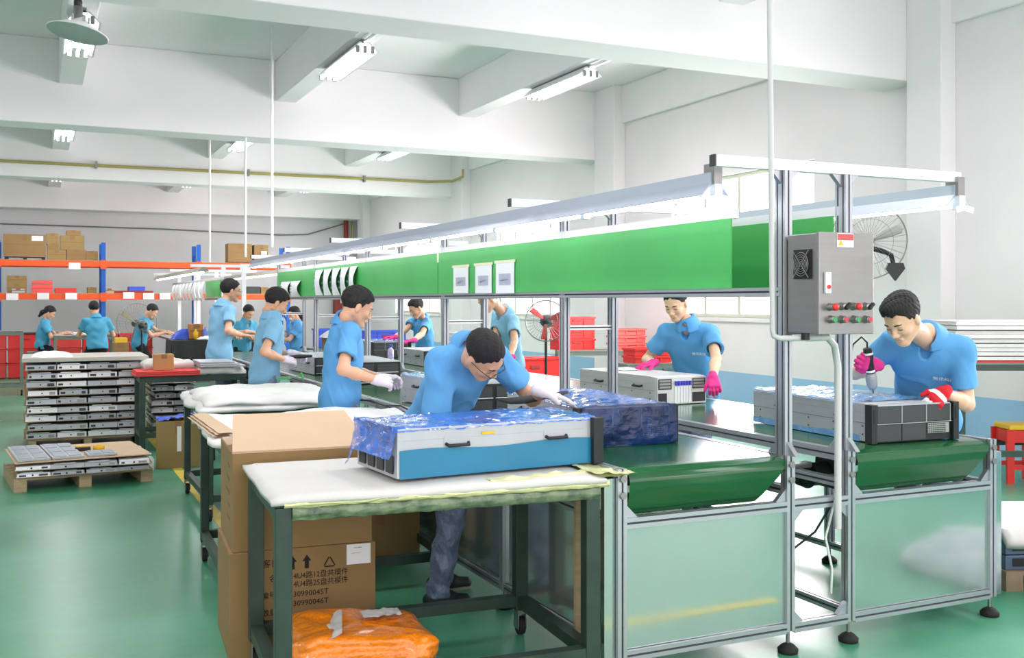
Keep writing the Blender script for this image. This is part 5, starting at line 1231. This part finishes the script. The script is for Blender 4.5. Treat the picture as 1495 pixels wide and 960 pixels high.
# floor fan with red blades
def fan(label, c, r, face, pole=True, blade=REDM, name='pedestal_fan', cage=None, top=None):
    e = empty(name, label, 'fan', (c.x, c.y, 0 if pole else c.z)); c = Vector(c); ax = Vector(face).normalized(); M = ax.to_track_quat('Z', 'Y').to_matrix().to_4x4(); M.translation = c
    def B(nm, b, m, par=None):
        b.v = [M @ Vector(p) for p in b.v]; return b.build(nm, m, par or e, True)
    cm = cage or STEEL
    g = MB().lathe([(r, -.01), (r + .008, 0), (r, .01), (r - .006, 0), (r, -.01)], (0, 0, 0), n=40); cg_ = B('cage', g, cm)
    b = MB()
    for k in range(36):
        a = k * PI / 18; b.tube([(.05 * math.cos(a), .05 * math.sin(a), .07), (r * .6 * math.cos(a), r * .6 * math.sin(a), .065), (r * math.cos(a), r * math.sin(a), 0)], .0015, 4)
        b.tube([(.05 * math.cos(a), .05 * math.sin(a), -.09), (r * .6 * math.cos(a), r * .6 * math.sin(a), -.08), (r * math.cos(a), r * math.sin(a), 0)], .0015, 4)
    B('cage_wires', b, cm)['kind'] = 'stuff'
    B('cage_ring', MB().lathe([(r * .6, .066), (r * .6 + .004, .069), (r * .6, .072), (r * .6, .066)], (0, 0, 0), n=32), cm)
    B('motor', MB().lathe([(0, -.2), (.05, -.19), (.075, -.14), (.075, -.05), (.03, -.02), (.03, .04), (0, .05)], (0, 0, 0), n=20), DARK2)
    for k in range(3):
        a = k * 2 * PI / 3 + .4
        def fn(u, v, a=a):
            rr = .04 + (r * .92 - .04) * u; an = a + (v - .5) * (.55 - .25 * u) ; return (rr * math.cos(an), rr * math.sin(an), (v - .5) * .08)
        B('blade', MB().grid(8, 6, fn, .004), blade)
    if pole:
        MB().cyl((c.x, c.y, .03), (c.x, c.y, c.z - .06), .016, 10).build('pole', BLK, e, True)
        MB().lathe([(0, 0), (.2, 0), (.2, .02), (.03, .04), (0, .04)], (c.x, c.y, 0), n=24).build('base', BLK, e, True)
    return e
fan('pedestal fan with red blades standing near the right wall', at(797, 468, 12), .24, (-.5, -.8, .1))
fan('pedestal fan in front of the far left worker', at(207, 475, 17.5), .1, (-.3, -.9, 0), blade=DARK2)
fan('large grey fan behind the worker at the far left', at(200, 472, 21.5), .42, (.2, -.9, 0), blade=mat('olive blade', (130, 126, 96), .6))
c = at(1268, 352, 10.9)
wf_ = fan('big wall fan with wire cage behind the control cabinet', c, .4, (-.5, -.85, -.1), pole=False, name='wall_fan', blade=mat('pale blade', (200, 200, 198), .5))
bx = at(1306, 392, 10.9)
MB().tube([c + Vector((.05, .1, -.05)), at(1290, 367, 10.95), at(1301, 372, 10.95), bx], [.03, .028, .026, .024], 10).build('arm', BLK, wf_, True)
MB().prism([(-.08, .06), (.08, .06), (.1, .0), (0, -.13), (-.1, 0)], bx, (CY, -SY, 0), (0, 0, 1), .04).build('wall_bracket', DARK, wf_, True)
# items right of the right belt
rtb = empty('storage_table', 'tall dark steel table by the right wall under stacked foam boards', 'table', (7.8, 6.1, 0))
for x, y in ((7.0, 6.15), (8.6, 5.4), (7.3, 6.75), (8.75, 6.1)): MB().box((x - .03, y - .03, 0), (x + .03, y + .03, 1.07)).build('leg', TAB, rtb, True)
pr4 = [Vector((6.97, 6.15, 0)), Vector((8.6, 5.37, 0)), Vector((8.78, 6.1, 0)), Vector((7.27, 6.8, 0))]
for z in (1.05, .33):
    for k in range(4): MB().bar(pr4[k] + Vector((0, 0, z)), pr4[(k + 1) % 4] + Vector((0, 0, z)), .045, .05).build('rail', TAB, rtb, True)
b = MB(); b.add([p_ + Vector((0, 0, z)) for z in (1.075, 1.09) for p_ in pr4], BOXF).build('tabletop', TABG, rtb, True)
tag(MB().add([p_ + Vector((0, 0, z)) for z in (1.091, 1.112) for p_ in pr4], BOXF).build('red_mat', REDM), 'thin red mat under the foam boards on the tall right table', 'mat')
lbf = ('lowest', 'second', 'third', 'fourth', 'fifth', 'sixth', 'seventh', 'eighth', 'topmost')
for k in range(9):
    o = Vector((rnd.uniform(-.03, .03), rnd.uniform(-.02, .02), 0)); z = 1.113 + k * .036
    tag(MB().add([p_ * .99 + Vector((.07, .06, 0)) + o + Vector((0, 0, zz)) for zz in (z, z + .026 + .004 * (k % 3)) for p_ in pr4], BOXF).build('foam_board', mat('grey white foam', (205, 204, 202), .8, var=.08, vs=5)), lbf[k] + ' grey white foam board of the stack at the right wall', 'foam', 'foam boards at the right wall')
st = empty('plastic_stool', 'red plastic stool with a yellow seat beside the right wall', 'stool', (7.95, 6.35, 0), R(-25))
MB().rbox((-.15, -.15, .47), (.15, .15, .515), .012).build('seat', YEL, st)
for a in (-1, 1):
    for c_ in (-1, 1):
        MB().prism([(-.03, 0), (.03, 0), (.035, .47), (-.035, .47)], (a * .14, c_ * .14 + .015, 0), (1, 0, 0), (0, 0, 1), .03).build('leg', REDP, st)
for a in (-1, 1):
    MB().box((-.14, a * .14 - .008, .36), (.14, a * .14 + .008, .465)).build('apron', REDP, st); MB().box((a * .14 - .008, -.14, .36), (a * .14 + .008, .14, .465)).build('apron', REDP, st)
    MB().box((-.12, a * .14 - .008, .12), (.12, a * .14 + .008, .16)).build('stretcher', REDP, st)
# lower right pallet with trays and white foam
q = empty('pallet', 'brown wooden pallet at the lower right edge', 'pallet', (4.85, 3.95, 0), R(-20))
for k in range(4): MB().box((0, k * .2, .09), (1.2, .15 + k * .2, .11)).build('deck_board', mat('brown pallet', (140, 122, 100), .8, var=.2, vs=8), q)
for k in range(3): MB().box((k * .5, 0, 0), (k * .5 + .1, .75, .09)).build('beam', mat('brown pallet', (140, 122, 100), .8), q)
for k in range(2):
    e = empty('blue_grey_tray', ('lower', 'upper')[k] + ' blue grey slotted metal tray on the lower right pallet', 'tray', (4.87, 3.97, .112 + .085 * k), R(-20), 'trays at the lower right')
    MB().rbox((0, 0, 0), (1.1, .7, .08), .004).build('tray_body', mat('blue grey metal', (96, 116, 140), .4, .5), e)
    for j in range(8): MB().box((.04 + j * .13, -.004, .02), (.12 + j * .13, .0, .065)).build('slot', DARK, e)
o = tag(MB().grid(24, 16, lambda u, v: (-.02 + 1.15 * u, -.03 + .78 * v, .06 + .02 * nz(u * 4, v * 4, 2) - .05 * (v < .03)), .05).build('foam_sheet', FOAM), 'white foam sheet covering the trays at the lower right', 'foam'); o.location = (4.86, 3.95, .283); o.rotation_euler = (0, 0, R(-20))
o = tag(MB().grid(30, 20, lambda u, v: (1.3 * u, .75 * v, .05 + .13 * (math.sin(PI * min(1, u * 3) / 2)) ** .5 + .03 * nz(u * 5, v * 5, 4) + .02 * nz(u * 14, v * 14, 1)), .14).build('foam_pile', mat('wrinkled grey wrap', (190, 194, 196), .4, bump=1., bs=14, dist=.03, var=.15, vs=9)), 'white wrapped foam pile in front of the right belt end', 'foam'); o.location = (4.75, 2.75, .01); o.rotation_euler = (0, 0, R(4))
# right side of line, floor things
carton('brown carton on the floor beyond the right belt by the pink-gloved man', 5.55, 8.0, .0, R(20), .35, .3, .55)
tag(MB().grid(10, 10, lambda u, v: (5.58 + .3 * u, 8.05 + .25 * v, .56 + .08 * math.sin(PI * u) * math.sin(PI * v) + .02 * nz(u * 7, v * 7, 2))).build('red_rag', REDM), 'crumpled red rag on the brown carton beyond the right belt', 'cloth')
sb = empty('stacked_boards', 'messy pile of grey boards behind the middle posts at the right wall', 'boards', (5.3, 12.9, 0))
for k in range(5): MB().box((5.05 + .02 * k, 12.6, .85 + .07 * k), (5.75, 13.2, .9 + .07 * k)).build('board', mat('grey white foam', (205, 204, 202), .8), sb, True)
MB().box((5.05, 12.6, 0), (5.1, 12.65, .85)).box((5.7, 12.6, 0), (5.75, 12.65, .85)).box((5.05, 13.15, 0), (5.1, 13.2, .85)).box((5.7, 13.15, 0), (5.75, 13.2, .85)).build('trestle', TABG, sb, True)
crate('blue crate beyond the right belt near the far hidden-face man', 4.9, 16.2, .86, .7, .4, .26, BLU, 'blue crates')['category'] = 'crate'
crate('small blue crate beside the masked woman', 4.1, 16.1, .86, .3, .4, .3, BLU, 'blue crates')
sf = table('pale table under the blue crates beyond the line', 4.0, 16.0, 0, 1.8, .8, .85, m=TABG, t=.05, wheels=False)
carton('olive board box standing beyond the end posts of the line', 3.95, 15.0, .0, 0, .4, .35, 1.05, CARDO)
tag(MB().grid(10, 8, lambda u, v: (3.9 + .5 * u, 14.98 + .4 * v, 1.06 + .12 * math.sin(PI * u) ** .5 * math.sin(PI * v) ** .5 + .02 * nz(u * 6, v * 6, 1))).build('foam_scraps', FOAM), 'white foam scraps heaped on the olive box', 'foam')
